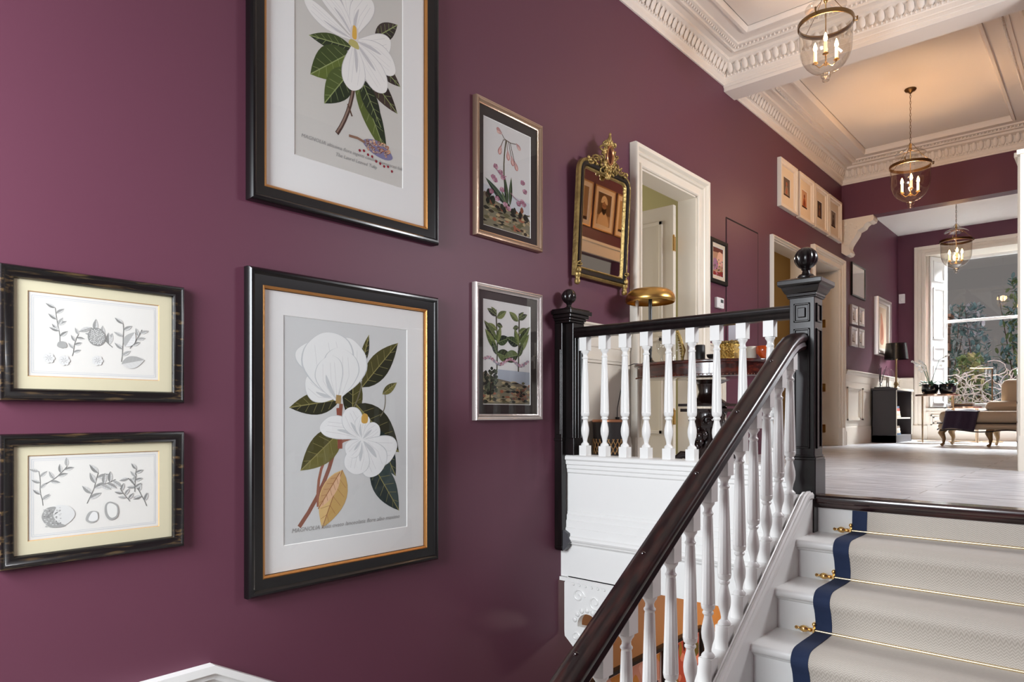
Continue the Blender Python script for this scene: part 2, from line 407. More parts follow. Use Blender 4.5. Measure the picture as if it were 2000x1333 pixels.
def door_leaf(parent, hx, hy, w, zt, mat_, name='leaf'):
    """leaf opened at 90 degrees into the side room, hinged at (hx,hy), going to -X; its face shows to -Y"""
    m = MB(); x0, x1 = hx-w, hx; m.box(x0, x1, hy-.022, hy+.022, FZ+.01, zt)
    for (a, c) in ((x0+.1, x0+w*.5-.05), (x0+w*.5+.05, x1-.1)):
        for z0, z1 in ((FZ+.22, FZ+.80), (FZ+1.0, zt-.12)):
            for s in (-1, 1):
                y = hy+s*.022; t = s*.012
                ys = sorted((y, y+t))
                m.box(a, c, *ys, z1-.03, z1); m.box(a, c, *ys, z0, z0+.03); m.box(a, a+.03, *ys, z0, z1); m.box(c-.03, c, *ys, z0, z1)
    o = m.build(name, mat_, parent, bevel=.003)
    return o
d1 = casing('door_1', 4.352, 5.236, 1.79, .14, .045)
lf = door_leaf(d1, -.172, 5.19, .80, 1.745, M_cream)
for z in (1.42, .0-.02):
    h = MB(); h.lathe([(.009, 0), (.009, .12)], (-.168, 5.166, z-.06), 10); h.ball((-.168, 5.166, z+.066), .009); h.box(-.172, -.168, 5.166, 5.2, z-.06, z+.06)
    h.build('hinge', M_brass, lf)
d2 = casing('door_2', 6.85, 7.85, 1.755, .035, .02)
d3 = casing('door_3', 8.14, 9.05, 1.79, .125, .04, jamb=.30)
for z in (1.14, .34, -.17):
    h = MB(); h.box(-.20, -.15, 9.033, 9.039, z-.05, z+.05); h.lathe([(.008, 0), (.008, .1)], (-.2, 9.03, z-.05), 10)
    h.build('hinge', M_brass, d3)
# casing of the doorway in the right wall
m = MB()
m.box(2.098, 2.29, 5.762, 5.798, FZ+.24, 1.76); m.box(2.090, 2.29, 5.752, 5.798, FZ, FZ+.24); m.box(2.080, 2.29, 5.745, 5.798, 1.76, 1.79)
m.box(2.080, 2.119, 5.801, 5.94, FZ, 1.64); m.box(2.080, 2.119, 7.25, 7.35, FZ, 1.64); m.box(2.080, 2.119, 5.801, 7.35, 1.64, 1.76); m.box(2.06, 2.119, 5.801, 7.36, 1.76, 1.79)
struct(m.build('door_4', M_cream))
# side rooms
M_olive = mat('olive_room_paint', 'b5ad7c', .8); M_amber = mat('amber_room_paint', 'ab8c55', .8)
b = MB(); b.box(-3.4, -3.3, 2.9, 6.1, FZ, 2.9); b.box(-3.3, -.16, 2.8, 2.9, FZ, 2.9); b.box(-3.3, -.16, 6.0, 6.1, FZ, 2.9)
struct(b.build('wall_side_room', M_olive))
b = MB(); b.box(-3.4, -.16, 2.8, 6.1, 2.5, 2.6); struct(b.build('ceiling_side_room', M_plaster))
b = MB(); b.box(-3.4, -.003, 3.6, 12.2, FZ-.1, FZ-.001); b.box(-3.4, -.17, 2.8, 3.6, FZ-.1, FZ-.001); struct(b.build('floor_side_room', M_floor))
b = MB(); b.box(-2.1, -2.0, 6.1, 8.0, FZ, 2.9); b.box(-2.0, -.16, 7.93, 8.03, FZ, 2.9); b.box(-2.0, -.16, 6.1, 6.2, FZ, 2.9)
struct(b.build('wall_amber_room', M_amber))
b = MB(); b.box(-2.1, -.16, 6.1, 8.03, 2.3, 2.4); struct(b.build('ceiling_amber_room', mat('amber_ceiling', 'c9b58a', .8)))
b = MB(); b.box(-2.1, -2.0, 8.03, 10.5, FZ, 2.9); b.box(-2.0, -.16, 10.4, 10.5, FZ, 2.9)
struct(b.build('wall_cream_room', mat('pale_room_paint', 'cbbb98', .8)))
b = MB(); b.box(-2.1, -.16, 8.03, 10.5, 2.3, 2.4); struct(b.build('ceiling_cream_room', M_plaster))
# hidden jib door: thin grooves flush with the wall
m = MB(); G = .006
for bx in ((.0002, .0015, 5.80-G, 5.80+G, FZ, 1.74), (.0002, .0015, 6.515-G, 6.515+G, FZ, 1.74), (.0002, .0015, 5.80, 6.515, 1.74-G, 1.74+G)): m.box(*bx)
j = thing('door_5', (0, 6.15, FZ), None, None, kind='structure')
b = MB(); b.box(.0, .005, 5.81, 6.505, FZ+.01, 1.73); b.build('leaf', M_purple, j, bevel=.0015)
m.build('groove', mat('shadow_gap', '14070b', .9), j)

# ------------------------------------------------------------------ stairs
R_, G_, Y0 = .168, .25, 3.355
SX0, SX1 = 1.53, 3.29
st = thing('staircase', (2.4, 2.2, -2.06), 'white painted staircase with closed string rising to the hall floor', 'staircase')
for k in range(1, 10):
    yk, zk = Y0-G_*k, FZ-R_*k
    t = MB(); n_ = [(yk+G_+.04, zk), (yk+.012, zk), (yk+.003, zk-.006), (yk, zk-.018), (yk+.003, zk-.030), (yk+.012, zk-.036), (yk+.022, zk-.038), (yk+.024, zk-.046), (yk+.030, zk-.05), (yk+G_+.04, zk-.05)]
    t.prism(n_, 'x', SX0, SX1); t.build('tread', M_white, st, smooth=50)
for k in range(0, 10):
    yk, zk = Y0-G_*k+.032, FZ-R_*k
    r = MB(); r.box(SX0, SX1, yk, yk+.018, zk-R_, zk-.049); r.build('riser', M_white, st)
# string
s = MB(); sy0, sy1 = .78, 3.335
zs = lambda y: -.425-.632*(3.254-y)
s.prism([(sy1, zs(sy1)), (sy0, zs(sy0)), (sy0, zs(sy0)-.32), (sy1, zs(sy1)-.36)], 'x', 1.40, 1.53)
s.build('string', M_white, st, bevel=.004)
s = MB(); zc = lambda y: -.362-.66*(3.26-y)
capp = [(3.33, -.358), (3.285, -.355), (3.25, zc(3.25)+.002)]+[(sy0, zc(sy0))]
prof = [(-.018, -.05), (-.020, -.012), (-.014, -.002), (-.008, -.008), (-.004, -.002), (.006, .002), (.011, -.006), (.017, -.003), (.023, -.014), (.023, -.03), (.017, -.036), (.015, -.05), (.015, -.12), (-.016, -.12)]
path = [((1.513, y, z), (1, 0, 0), (0, 0, 1)) for y, z in capp]
s.extrude_path(prof, path); s.build('string_cap', M_white, st, smooth=12)
s = MB(); s.prism([(sy1, -.50), (sy1, zs(sy1)-.02), (sy0, zs(sy0)-.02), (sy0, zs(sy0)-.5), (sy1, zs(sy1)-.5)], 'x', 1.42, 1.528); s.build('apron', M_white, st)
# dark nosing of the hall floor
m = MB(); y = Y0; z = FZ
m.prism([(y+.10, z+.004), (y+.012, z+.004), (y+.002, z-.004), (y, z-.014), (y+.003, z-.026), (y+.010, z-.032), (y+.010, z-.040), (y+.018, z-.054), (y+.10, z-.054)], 'x', 1.536, SX1)
tag(m.build('floor_nosing', M_nose, smooth=30), 'dark polished wooden nosing along the edge of the hall floor above the stairs', 'nosing')

# lower flight (going down along the left wall)
lo = thing('lower_staircase', (.7, 1.1, -2.06), 'lower flight of stairs running down beside the purple wall', 'staircase')
for k in range(1, 9):
    b = MB(); yk = 1.06+.26*(k-1); b.box(.01, 1.38, yk, yk+.29, -2.06-.2*k-.05, -2.06-.2*k); b.build('tread', M_white, lo)
    b = MB(); b.box(.01, 1.38, yk, yk+.018, -2.06-.2*k, -2.06-.2*(k-1)-.05 if k > 1 else -2.17); b.build('riser', M_white, lo)

# stair carpet
RX0, RX1 = 1.69, 2.98
pts = []
off = .007
pts.append((Y0+.032-off, FZ-.056))
for k in range(1, 10):
    yk, zk = Y0-G_*k, FZ-R_*k
    yr = yk+G_+.032
    pts += [(yr-off-.006, zk+.05), (yr-off-.010, zk+.018), (yr-off-.022, zk+off+.002), (yk+.05, zk+off+.004), (yk+.018, zk+off+.001), (yk+.002, zk+.001), (yk-off-.004, zk-.014), (yk-off-.004, zk-.034), (yk+.006, zk-.062), (yk+.016, zk-.10)]
def ribbon(x0, x1, pts, th, name, mt, parent=None):
    m = MB(); n = len(pts); vs = []; nrm = []
    for i in range(n):
        a = Vector(pts[max(0, i-1)]); c = Vector(pts[min(n-1, i+1)]); t = (c-a).normalized(); nn = Vector((t[1], -t[0]))
        if nn.x > 0 and nn.y < 0: nn = -nn
        nrm.append(nn)
    for x in (x0, x1):
        for s_ in (0, 1):
            for i in range(n): vs.append((x, pts[i][0]+nrm[i][0]*th*s_, pts[i][1]+nrm[i][1]*th*s_))
    fs = []
    for i in range(n-1):
        fs += [(i, i+1, i+1+n, i+n), (2*n+i, 3*n+i, 3*n+i+1, 2*n+i+1), (n+i, n+i+1, 3*n+i+1, 3*n+i), (i, 2*n+i, 2*n+i+1, i+1)]
    fs += [(0, n, 3*n, 2*n), (n-1, 3*n-1, 4*n-1, 2*n-1)]
    m.add(vs, fs); return m.build(name, mt, parent, smooth=60)
rn = thing('stair_runner', (2.33, 3.38, FZ-.06), 'pale herringbone stair carpet with navy borders laid down the white steps', 'stair carpet')
def smooth_pts(p, it=2):
    for _ in range(it):
        q = [p[0]]
        for a, c in zip(p[:-1], p[1:]): q += [(a[0]*.75+c[0]*.25, a[1]*.75+c[1]*.25), (a[0]*.25+c[0]*.75, a[1]*.25+c[1]*.75)]
        q.append(p[-1]); p = q
    return p
pts = smooth_pts(pts, 1)
ribbon(RX0+.002, RX1-.002, pts, .006, 'weave', M_runner, rn)
ribbon(RX0, RX0+.062, pts, .0085, 'border', M_navy, rn); ribbon(RX1-.062, RX1, pts, .0085, 'border', M_navy, rn)
# stair rods
def rod():
    e = thing('stair_rod', (RX0, 0, 0), 'x', 'stair rod', 'brass stair rods holding the carpet')
    m = MB(); m.lathe([(.0055, -.004), (.0055, RX1-RX0+.004)], (0, 0, 0), 10, 'x'); m.build('rod', mat('satin_brass', (.80, .66, .42), .3, metal=1), e, smooth=40, local=True)
    for sx, xx in ((-1, 0), (1, RX1-RX0)):
        f = MB(); pr = [(.004, 0), (.009, -.004), (.009, -.010), (.005, -.014), (.012, -.024), (.014, -.034), (.010, -.044), (.004, -.050), (.004, -.054), (.008, -.060), (.006, -.066), (.001, -.069)]
        if sx > 0: pr = [(r, -z) for r, z in pr]
        f.lathe([(r, z-.012*(-sx)*-1 if False else z) for r, z in pr], (xx+sx*.012, 0, 0), 12, 'x'); f.build('finial', M_brass, e, smooth=40, local=True)
        g = MB(); g.box(xx+sx*.004-.006, xx+sx*.004+.006, .001, .024, -.022, .030); g.ball((xx+sx*.004, .0, .024), .009); g.ball((xx+sx*.004, -.006, -.018), .009); g.box(xx+sx*.004-.005, xx+sx*.004+.005, -.009, .009, -.010, .010)
        g.build('bracket', M_brass, e, bevel=.002, local=True)
    return e
rod0 = rod()
names_ = ['topmost brass stair rod, just below the dark floor nosing', 'second brass stair rod down from the dark nosing', 'third brass stair rod down from the dark nosing, lowest one fully seen']
for k in (1, 2, 3):
    e = rod0 if k == 1 else rod0.copy()
    if k > 1:
        COL.objects.link(e)
        for c in list(rod0.children): part_copy(c, e, c.location)
    e.location = (RX0, Y0-G_*k+G_+.032-.024, FZ-R_*k+.022); e['label'] = names_[k-1]

# ------------------------------------------------------------------ balusters
def flute(a, z):
    if .199 <= z <= .517: return 1-.085*(abs(sin(a*7)))**.7*1.0
    return 1
BPROF = [(.023, 0), (.025, .006), (.023, .012), (.0135, .022), (.0125, .03), (.016, .048), (.0225, .07), (.0245, .09), (.0235, .108), (.019, .13), (.0145, .15), (.0145, .156), (.0205, .163), (.0205, .168), (.016, .174),
         (.0235, .181), (.0255, .190), (.0262, .198), (.0258, .2), (.0235, .30), (.020, .42), (.0170, .516), (.0165, .518), (.0155, .524), (.0195, .530), (.0195, .534), (.0150, .540), (.0140, .55), (.017, .558), (.023, .566), (.0245, .572), (.0225, .577)]
def baluster_mesh(ztop, zbot, slope=0, hw=.026):
    m = MB(); m.lathe(BPROF, (0, 0, 0), 28, mod=flute)
    for z0, z1, s0, s1 in ((zbot, .001, slope, 0), (.576, ztop, 0, slope)):
        vs = [(x, y, z+sl_*y) for z, sl_ in ((z0, s0), (z1, s1)) for x, y in ((-hw, -hw), (hw, -hw), (hw, hw), (-hw, hw))]
        m.add(vs, [(3, 2, 1, 0), (4, 5, 6, 7)]+[(k, (k+1) % 4, (k+1) % 4+4, k+4) for k in range(4)])
    return m
LB = thing('landing_balustrade', (.75, 3.43, FZ), 'level balustrade of white turned balusters under a black handrail, edging the landing', 'balustrade')
proto = baluster_mesh(.577+.084, -.058).build('baluster', M_white, LB, smooth=35, local=True)
xs = [.169+.1405*i for i in range(9)]
for i, x in enumerate(xs):
    loc = (x-.75, 0, -.187-FZ)
    if i == 0: proto.location = loc
    else: part_copy(proto, LB, loc)
RAILP = [(-.030, -.064), (-.040, -.050), (-.034, -.036), (-.043, -.026), (-.044, -.014), (-.036, -.003), (-.018, .002), (.018, .002), (.036, -.003), (.044, -.014), (.043, -.026), (.034, -.036), (.040, -.050), (.030, -.064)]
r = MB(); r.extrude_path(RAILP, [((x, 3.43, .532), (0, 1, 0), (0, 0, 1)) for x in (.03, 1.42)]); r.build('handrail', M_black, LB, smooth=40)
# fascia with mouldings below the balusters
f = MB()
fp = [(3.50, -.245), (3.385, -.245), (3.372, -.252), (3.370, -.270), (3.380, -.280), (3.380, -.300), (3.388, -.306), (3.388, -.325), (3.394, -.332), (3.394, -.350), (3.402, -.358),
      (3.402, -.585), (3.397, -.59), (3.397, -.605), (3.390, -.612), (3.390, -.64), (3.384, -.645), (3.384, -.685), (3.378, -.69), (3.376, -.735), (3.366, -.742), (3.360, -.755), (3.366, -.768), (3.378, -.772), (3.382, -.785), (3.400, -.79), (3.405, -.80), (3.405, -.997), (3.50, -.997)]
f.prism(fp, 'x', .06, 1.44); f.box(.0, .062, 3.41, 3.5, -.997, -.25)
ff = f.build('trim_8', M_white, smooth=20); struct(ff)
# carved pierced bracket below it, against the purple wall
m = MB(); cx, cz, rr = .29, -1.31, .125
outer = [(.0, -.99), (.60, -.99), (.60, -1.02)]+[(.60-.38*sin(t)*1.0, -1.42+.40*cos(t)) for t in [pi/2*i/10 for i in range(11)]][0:]+[(.20, -1.52), (.10, -1.42), (.03, -1.36), (.03, -1.03), (.0, -1.0)]
# plate as strip polygon with a pierced round hole: build as fan between hole ring and outline
N = 40; ring = []; out_ = []
hx, hz, hr = .205, -1.275, .075
def ray_out(a):
    # distance from hole centre to the outline along angle a
    best = 9
    for i in range(len(outer)):
        x1, z1 = outer[i]; x2, z2 = outer[(i+1) % len(outer)]
        dx, dz = cos(a), sin(a); ex, ez = x2-x1, z2-z1; det = dx*(-ez)+dz*ex
        if abs(det) < 1e-9: continue
        t = ((x1-hx)*(-ez)+(z1-hz)*ex)/det; u = (dx*(z1-hz)-dz*(x1-hx))/det
        if t > 0 and -1e-6 <= u <= 1+1e-6: best = min(best, t)
    return best
vs = []
for yy in (3.405, 3.45):
    for k in range(N):
        a = 2*pi*k/N; rad = hr if sin(a) > -.2 else hr*.35
        d = ray_out(a); vs.append((hx+rad*cos(a), yy, hz+rad*sin(a))); vs.append((hx+d*cos(a), yy, hz+d*sin(a)))
fs = []
for k in range(N):
    a, c = 2*k, 2*((k+1) % N); fs += [(a, a+1, c+1, c), (a+2*N, c+2*N, c+1+2*N, a+1+2*N), (a, c, c+2*N, a+2*N), (a+1, a+1+2*N, c+1+2*N, c+1)]
m.add(vs, fs)
def scroll(cx_, cz_, r0, turns, dir_=1, th=.006, y=3.404, a0=0):
    p = []
    for i in range(int(turns*14)):
        t = i/14*2*pi; rr_ = r0*(1-i/(turns*14)*.85); p.append((cx_+rr_*cos(a0+dir_*t), y, cz_+rr_*sin(a0+dir_*t)))
    m.tube(p, th, 6)
for a in ((.14, -1.10, .045, 1.4), (.26, -1.12, .05, 1.4, -1), (.40, -1.12, .05, 1.5), (.36, -1.22, .03, 1.2), (.12, -1.35, .03, 1.2)): scroll(*a)
for k in range(10): m.ball((.10+.045*k, 3.402, -1.035), .010, .006, .008, 6, 4)
for k in range(7):
    a = radians(20+k*24); m.ball((hx+.098*cos(a), 3.402, hz+.098*sin(a)), .016, .007, .016, 8, 5)
m.box(.0, .60, 3.395, 3.45, -1.022, -1.0)
tag(m.build('carved_bracket', M_white, smooth=40), 'white carved and pierced plaster bracket below the landing fascia against the purple wall', 'bracket')

# newel posts
def cap_stack(m, cx_, cy_, hw, z0):
    pr = [(hw+.004, z0), (hw+.012, z0+.006), (hw+.010, z0+.014), (hw+.018, z0+.020), (hw+.026, z0+.036), (hw+.030, z0+.048), (hw+.040, z0+.052), (hw+.044, z0+.060), (hw+.044, z0+.078), (hw+.036, z0+.082), (hw-.005, z0+.094), (hw-.030, z0+.100)]
    vs = []
    for w, z in pr: vs += [(cx_-w, cy_-w, z), (cx_+w, cy_-w, z), (cx_+w, cy_+w, z), (cx_-w, cy_+w, z)]
    fs = [(3, 2, 1, 0), tuple(4*(len(pr)-1)+k for k in range(4))]
    for i in range(len(pr)-1):
        for k in range(4): a, c = i*4+k, i*4+(k+1) % 4; fs.append((a, c, c+4, a+4))
    m.add(vs, fs)
def finial(m, cx_, cy_, z0, R):
    pr = [(.046, 0), (.046, .006), (.036, .010), (.034, .016), (.020, .022), (.016, .036), (.022, .042), (.022, .046)]
    k = R/.054
    zc_ = .046*k+R*.93
    pr = [(r_*k, z_*k) for r_, z_ in pr]+[(R*cos(radians(a))*1.0, zc_+R*sin(radians(a))) for a in (-64, -50, -35, -20, -8, 0, 8, 20, 35, 50, 65, 78)]+[(R*.1, zc_+R)]
    m.lathe(pr, (cx_, cy_, z0), 48, mod=lambda a, z: 1-.07*abs(sin(a*8))**.6 if (zc_-R*.6 < z < zc_+R*.98) else 1)
NW = thing('newel_post', (1.47, 3.415, FZ), 'large black newel post with square cap and ball finial at the head of the stairs', 'newel post')
m = MB(); m.box(1.405, 1.535, 3.355, 3.50, -.40, -.212); m.prism([(1.43, -.56), (1.532, -.56), (1.536, -.55), (1.536, -.39), (1.43, -.39)], 'y', 3.33, 3.42)
m.box(1.412, 1.528, 3.362, 3.478, -.215, .56)
for z0, z1, d in ((-.212, -.200, .008), (-.200, -.19, .004), (.555, .562, .008)): m.box(1.412-d, 1.528+d, 3.362-d, 3.478+d, z0, z1)
m.build('post', M_black, NW, bevel=.003)
m = MB()
def panel_frame(m, face, a0, a1, z0, z1, w, t):
    for (p, q, r0, r1) in ((a0, a1, z1-w, z1), (a0, a1, z0, z0+w), (a0, a0+w, z0, z1), (a1-w, a1, z0, z1)):
        if face == 'f': m.box(p, q, 3.362-t, 3.362, r0, r1)
        else: m.box(1.528, 1.528+t, p, q, r0, r1)
panel_frame(m, 'f', 1.432, 1.508, .44, .53, .010, .006); panel_frame(m, 's', 3.385, 3.455, .44, .53, .010, .006)
panel_frame(m, 's', 3.385, 3.455, -.16, .41, .010, .006); panel_frame(m, 'f', 1.432, 1.508, -.16, .41, .010, .006)
m.box(1.452, 1.488, 3.352, 3.362, .462, .508)
m.build('panel_moulding', M_black, NW, bevel=.003)
m = MB(); cap_stack(m, 1.47, 3.42, .058, .56); m.build('cap', M_black, NW, bevel=.002)
m = MB(); finial(m, 1.47, 3.42, .656, .054); m.build('finial', M_black, NW, smooth=50)
HN = thing('half_newel_post', (.05, 3.4, FZ), 'black half newel with ball finial fixed to the purple wall where the landing rail ends', 'newel post')
m = MB(); m.box(.0, .058, 3.345, 3.385, -.80, .56)
m.prism([(3.345, -.80), (3.385, -.80), (3.385, -.815), (3.375, -.83), (3.355, -.83), (3.345, -.815)], 'x', 0, .056)
m.box(0, .112, 3.385, 3.50, -.245, .56)
for y in (3.41, 3.44, 3.47): m.box(.112, .118, y-.008, y+.008, -.15, .5)
m.box(0, .122, 3.378, 3.505, -.245, -.14)
m.box(.01, .05, 3.339, 3.346, -.12, .40); m.box(-.0, .062, 3.338, 3.39, -.16, -.14)
m.build('post', M_black, HN, bevel=.003)
m = MB(); m.prism([(.056, -.80), (.056, -.83), (.075, -.815), (.088, -.80), (.090, -.785), (.105, -.775), (.11, -.76), (.098, -.745), (.095, -.72), (.056, -.70)], 'y', 3.352, 3.40); m.build('drop', mat('grey_drop', '4a4a4e', .4), HN, smooth=40)
m = MB()
z0 = .56
for d, a, c_ in ((.006, 0, .014), (.014, .014, .03), (.026, .03, .05), (.040, .05, .075), (.03, .075, .085)): m.box(0, .112+d, 3.35-d, 3.49+d, z0+a, z0+c_)
m.build('cap', M_black, HN, bevel=.004)
m = MB(); finial(m, .062, 3.41, .645, .046); m.build('finial', M_black, HN, smooth=50)

# stair balustrade
SB = thing('stair_balustrade', (1.46, 2.2, -1.1), 'raking balustrade of white balusters under a dark sloping handrail beside the carpeted steps', 'balustrade')
zr = lambda y: .236-.629*(3.024-y)     # top of rail
p2 = baluster_mesh(.577+.09, -.11, .63).build('baluster', M_white, SB, smooth=35, local=True)
for i in range(15):
    y = 3.232-.1405*i; zb = -.368-.627*(3.232-y)
    loc = (0, y-2.2, zb+1.1)
    if i == 0: p2.location = loc
    else: part_copy(p2, SB, loc)
r = MB(); ys = [.9, 1.6, 2.3, 3.0, 3.16, 3.24, 3.30, 3.355]
RP2 = [(u*.98, w*1.25) for u, w in RAILP]
r.extrude_path(RP2, [((1.46, y, zr(y) if y < 3.2 else zr(3.2)+(y-3.2)*.45-(y-3.2)**2*1.2), (1, 0, 0), (0, 0, 1)) for y in ys])
r.build('handrail', M_rail, SB, smooth=40)
for y in (3.024, 2.668, 2.311, 1.94, 1.576, 1.21):
    q = MB(); q.lathe([(.0085, -.004), (.0085, .001), (.006, .0042), (.001, .005)], (1.452, y, zr(y)+.002), 12); q.build('plug', mat('rail_plug', '1a0e0d', .12, coat=1), SB, smooth=50)

# ------------------------------------------------------------------ pictures
FLAT = {}
def fm(hexcol):
    if hexcol not in FLAT: FLAT[hexcol] = mat('ink_'+hexcol, hexcol, .85, spec=.2)
    return FLAT[hexcol]
class Art:
    """flat printed drawing; coordinates u (along wall), v (up) in 0..1 of the sheet"""
    def __init__(s, u0, u1, v0, v1): s.r = (u0, u1, v0, v1); s.mb = MB(); s.cols = []; s.n = 0; s.asp = (u1-u0)/(v1-v0)
    def P(s, p, h): u0, u1, v0, v1 = s.r; return (h, u0+(u1-u0)*p[0], v0+(v1-v0)*p[1])
    def col(s, c):
        if c not in s.cols: s.cols.append(c)
        return s.cols.index(c)
    def poly(s, pts, c, closed=True):
        s.n += 1; h = .000003*s.n; i = s.col(c); n = len(pts)
        s.mb.add([s.P(p, h) for p in pts], [tuple(range(n))], i)
    def blob(s, ctrl, c, k=5):
        n = len(ctrl); out = []
        for i in range(n):
            p0, p1, p2, p3 = ctrl[i-1], ctrl[i], ctrl[(i+1) % n], ctrl[(i+2) % n]
            for j in range(k):
                t = j/k; out.append(tuple(.5*((2*p1[a])+(-p0[a]+p2[a])*t+(2*p0[a]-5*p1[a]+4*p2[a]-p3[a])*t*t+(-p0[a]+3*p1[a]-3*p2[a]+p3[a])*t**3) for a in (0, 1)))
        s.tri(out, c)
    def tri(s, pts, c):
        s.n += 1; h = .000003*s.n; i = s.col(c); n = len(pts)
        # ear clipping by bmesh-free fan through tessellate
        from mathutils.geometry import tessellate_polygon
        t = tessellate_polygon([[Vector((p[0], p[1], 0)) for p in pts]])
        s.mb.add([s.P(p, h) for p in pts], [tuple(f) for f in t], i)
    def line(s, pts, w, c, taper=False):
        w = w*1.0; n = len(pts); L_ = []; Rr = []
        for i in range(n):
            a = pts[max(0, i-1)]; b_ = pts[min(n-1, i+1)]; dx, dy = (b_[0]-a[0])*s.asp, b_[1]-a[1]; l = sqrt(dx*dx+dy*dy) or 1
            ww = w*(1-.8*i/(n-1)) if taper else w
            nx, ny = -dy/l*ww/s.asp, dx/l*ww
            L_.append((pts[i][0]+nx, pts[i][1]+ny)); Rr.append((pts[i][0]-nx, pts[i][1]-ny))
        s.n += 1; h = .000003*s.n; ci = s.col(c)
        s.mb.add([s.P(p, h) for p in L_+Rr], [(i, i+1, n+i+1, n+i) for i in range(n-1)], ci)
    def curve(s, p0, p1, p2, w, c, k=8, taper=False):
        s.line([tuple((1-t)**2*p0[a]+2*t*(1-t)*p1[a]+t*t*p2[a] for a in (0, 1)) for t in [i/k for i in range(k+1)]], w, c, taper)
    def leaf(s, a, b_, width, c1, c2, vein=None, bend=0, nv=5):
        """two-tone leaf from base a to tip b_"""
        dx, dy = (b_[0]-a[0])*s.asp, b_[1]-a[1]; l = sqrt(dx*dx+dy*dy); nx, ny = -dy/l, dx/l
        def Q(t, o): 
            bb = bend*4*t*(1-t)*l
            return (a[0]+((dx*t+nx*(o+bb)))/s.asp, a[1]+dy*t+ny*(o+bb))
        K = 10; ts = [i/K for i in range(K+1)]; wd = lambda t: width*l*(sin(pi*t**.85)**.9)
        for sg, c in ((1, c1), (-1, c2)):
            pts = [Q(t, 0) for t in ts]+[Q(t, sg*wd(t)) for t in reversed(ts[1:-1])]
            s.tri(pts, c)
        if vein:
            s.line([Q(t, 0) for t in ts], .0022, vein)
            for i in range(1, nv+1):
                t = i/(nv+1.5)
                for sg in (1, -1): s.line([Q(t, 0), Q(min(1, t+.10), sg*wd(t+.1)*.8)], .0009, vein)
    def petal(s, a, b_, width, c, shade=None, bend=0, tipw=.6):
        dx, dy = (b_[0]-a[0])*s.asp, b_[1]-a[1]; l = sqrt(dx*dx+dy*dy); nx, ny = -dy/l, dx/l
        def Q(t, o):
            bb = bend*4*t*(1-t)*l; return (a[0]+(dx*t+nx*(o+bb))/s.asp, a[1]+dy*t+ny*(o+bb))
        def outline(k): return [Q(0, 0)]+[Q(t, k*width*l*w_) for t, w_ in ((.15, .35), (.35, .75), (.6, 1), (.82, .85), (.95, .45))]+[Q(1.0, 0)]+[Q(t, -k*width*l*w_) for t, w_ in ((.95, .5), (.82, .9), (.6, 1), (.35, .7), (.15, .3))]
        s.blob(outline(1.06), shade or 'b9b9bd', 3); s.blob(outline(1.0), c, 3)
        if shade:
            s.blob([Q(.05, 0), Q(.35, width*l*.30), Q(.62, width*l*.25), Q(.4, width*l*.02)], shade, 3)
            for o in (-.45, -.1, .5): s.line([Q(.15, width*l*o*.4), Q(.5, width*l*o), Q(.85, width*l*o*.9)], .0006, 'c4c3c6')
    def build(s, name, parent, h):
        for i, v in enumerate(s.mb.v): s.mb.v[i] = (v[0]+h, v[1], v[2])
        return s.mb.build(name, [fm(c) for c in s.cols], parent, local=True)

def rect_profile(mb, u0, u1, v0, v1, prof, mi=None):
    vs = []; fs = []
    for d, h in prof: vs += [(h, u0+d, v0+d), (h, u1-d, v0+d), (h, u1-d, v1-d), (h, u0+d, v1-d)]
    for i in range(len(prof)-1):
        for k in range(4): a, c = i*4+k, i*4+(k+1) % 4; fs.append((a, c, c+4, a+4))
    mb.add(vs, fs, mi)
def text_mesh(name, txt, size, parent, loc, col, shear=.25):
    cu = bpy.data.curves.new(name, 'FONT'); cu.body = txt; cu.size = size; cu.align_x = 'LEFT'; cu.shear = shear; cu.resolution_u = 2
    o = bpy.data.objects.new(name, cu); COL.objects.link(o)
    bpy.context.view_layer.update()
    me = bpy.data.meshes.new_from_object(o.evaluated_get(bpy.context.evaluated_depsgraph_get()))
    bpy.data.objects.remove(o)
    for v in me.vertices: v.co = Vector((0, v.co.x, v.co.y))
    me.materials.append(fm(col)); q = bpy.data.objects.new(name, me); COL.objects.link(q); q.parent = parent; q.location = loc
    return q
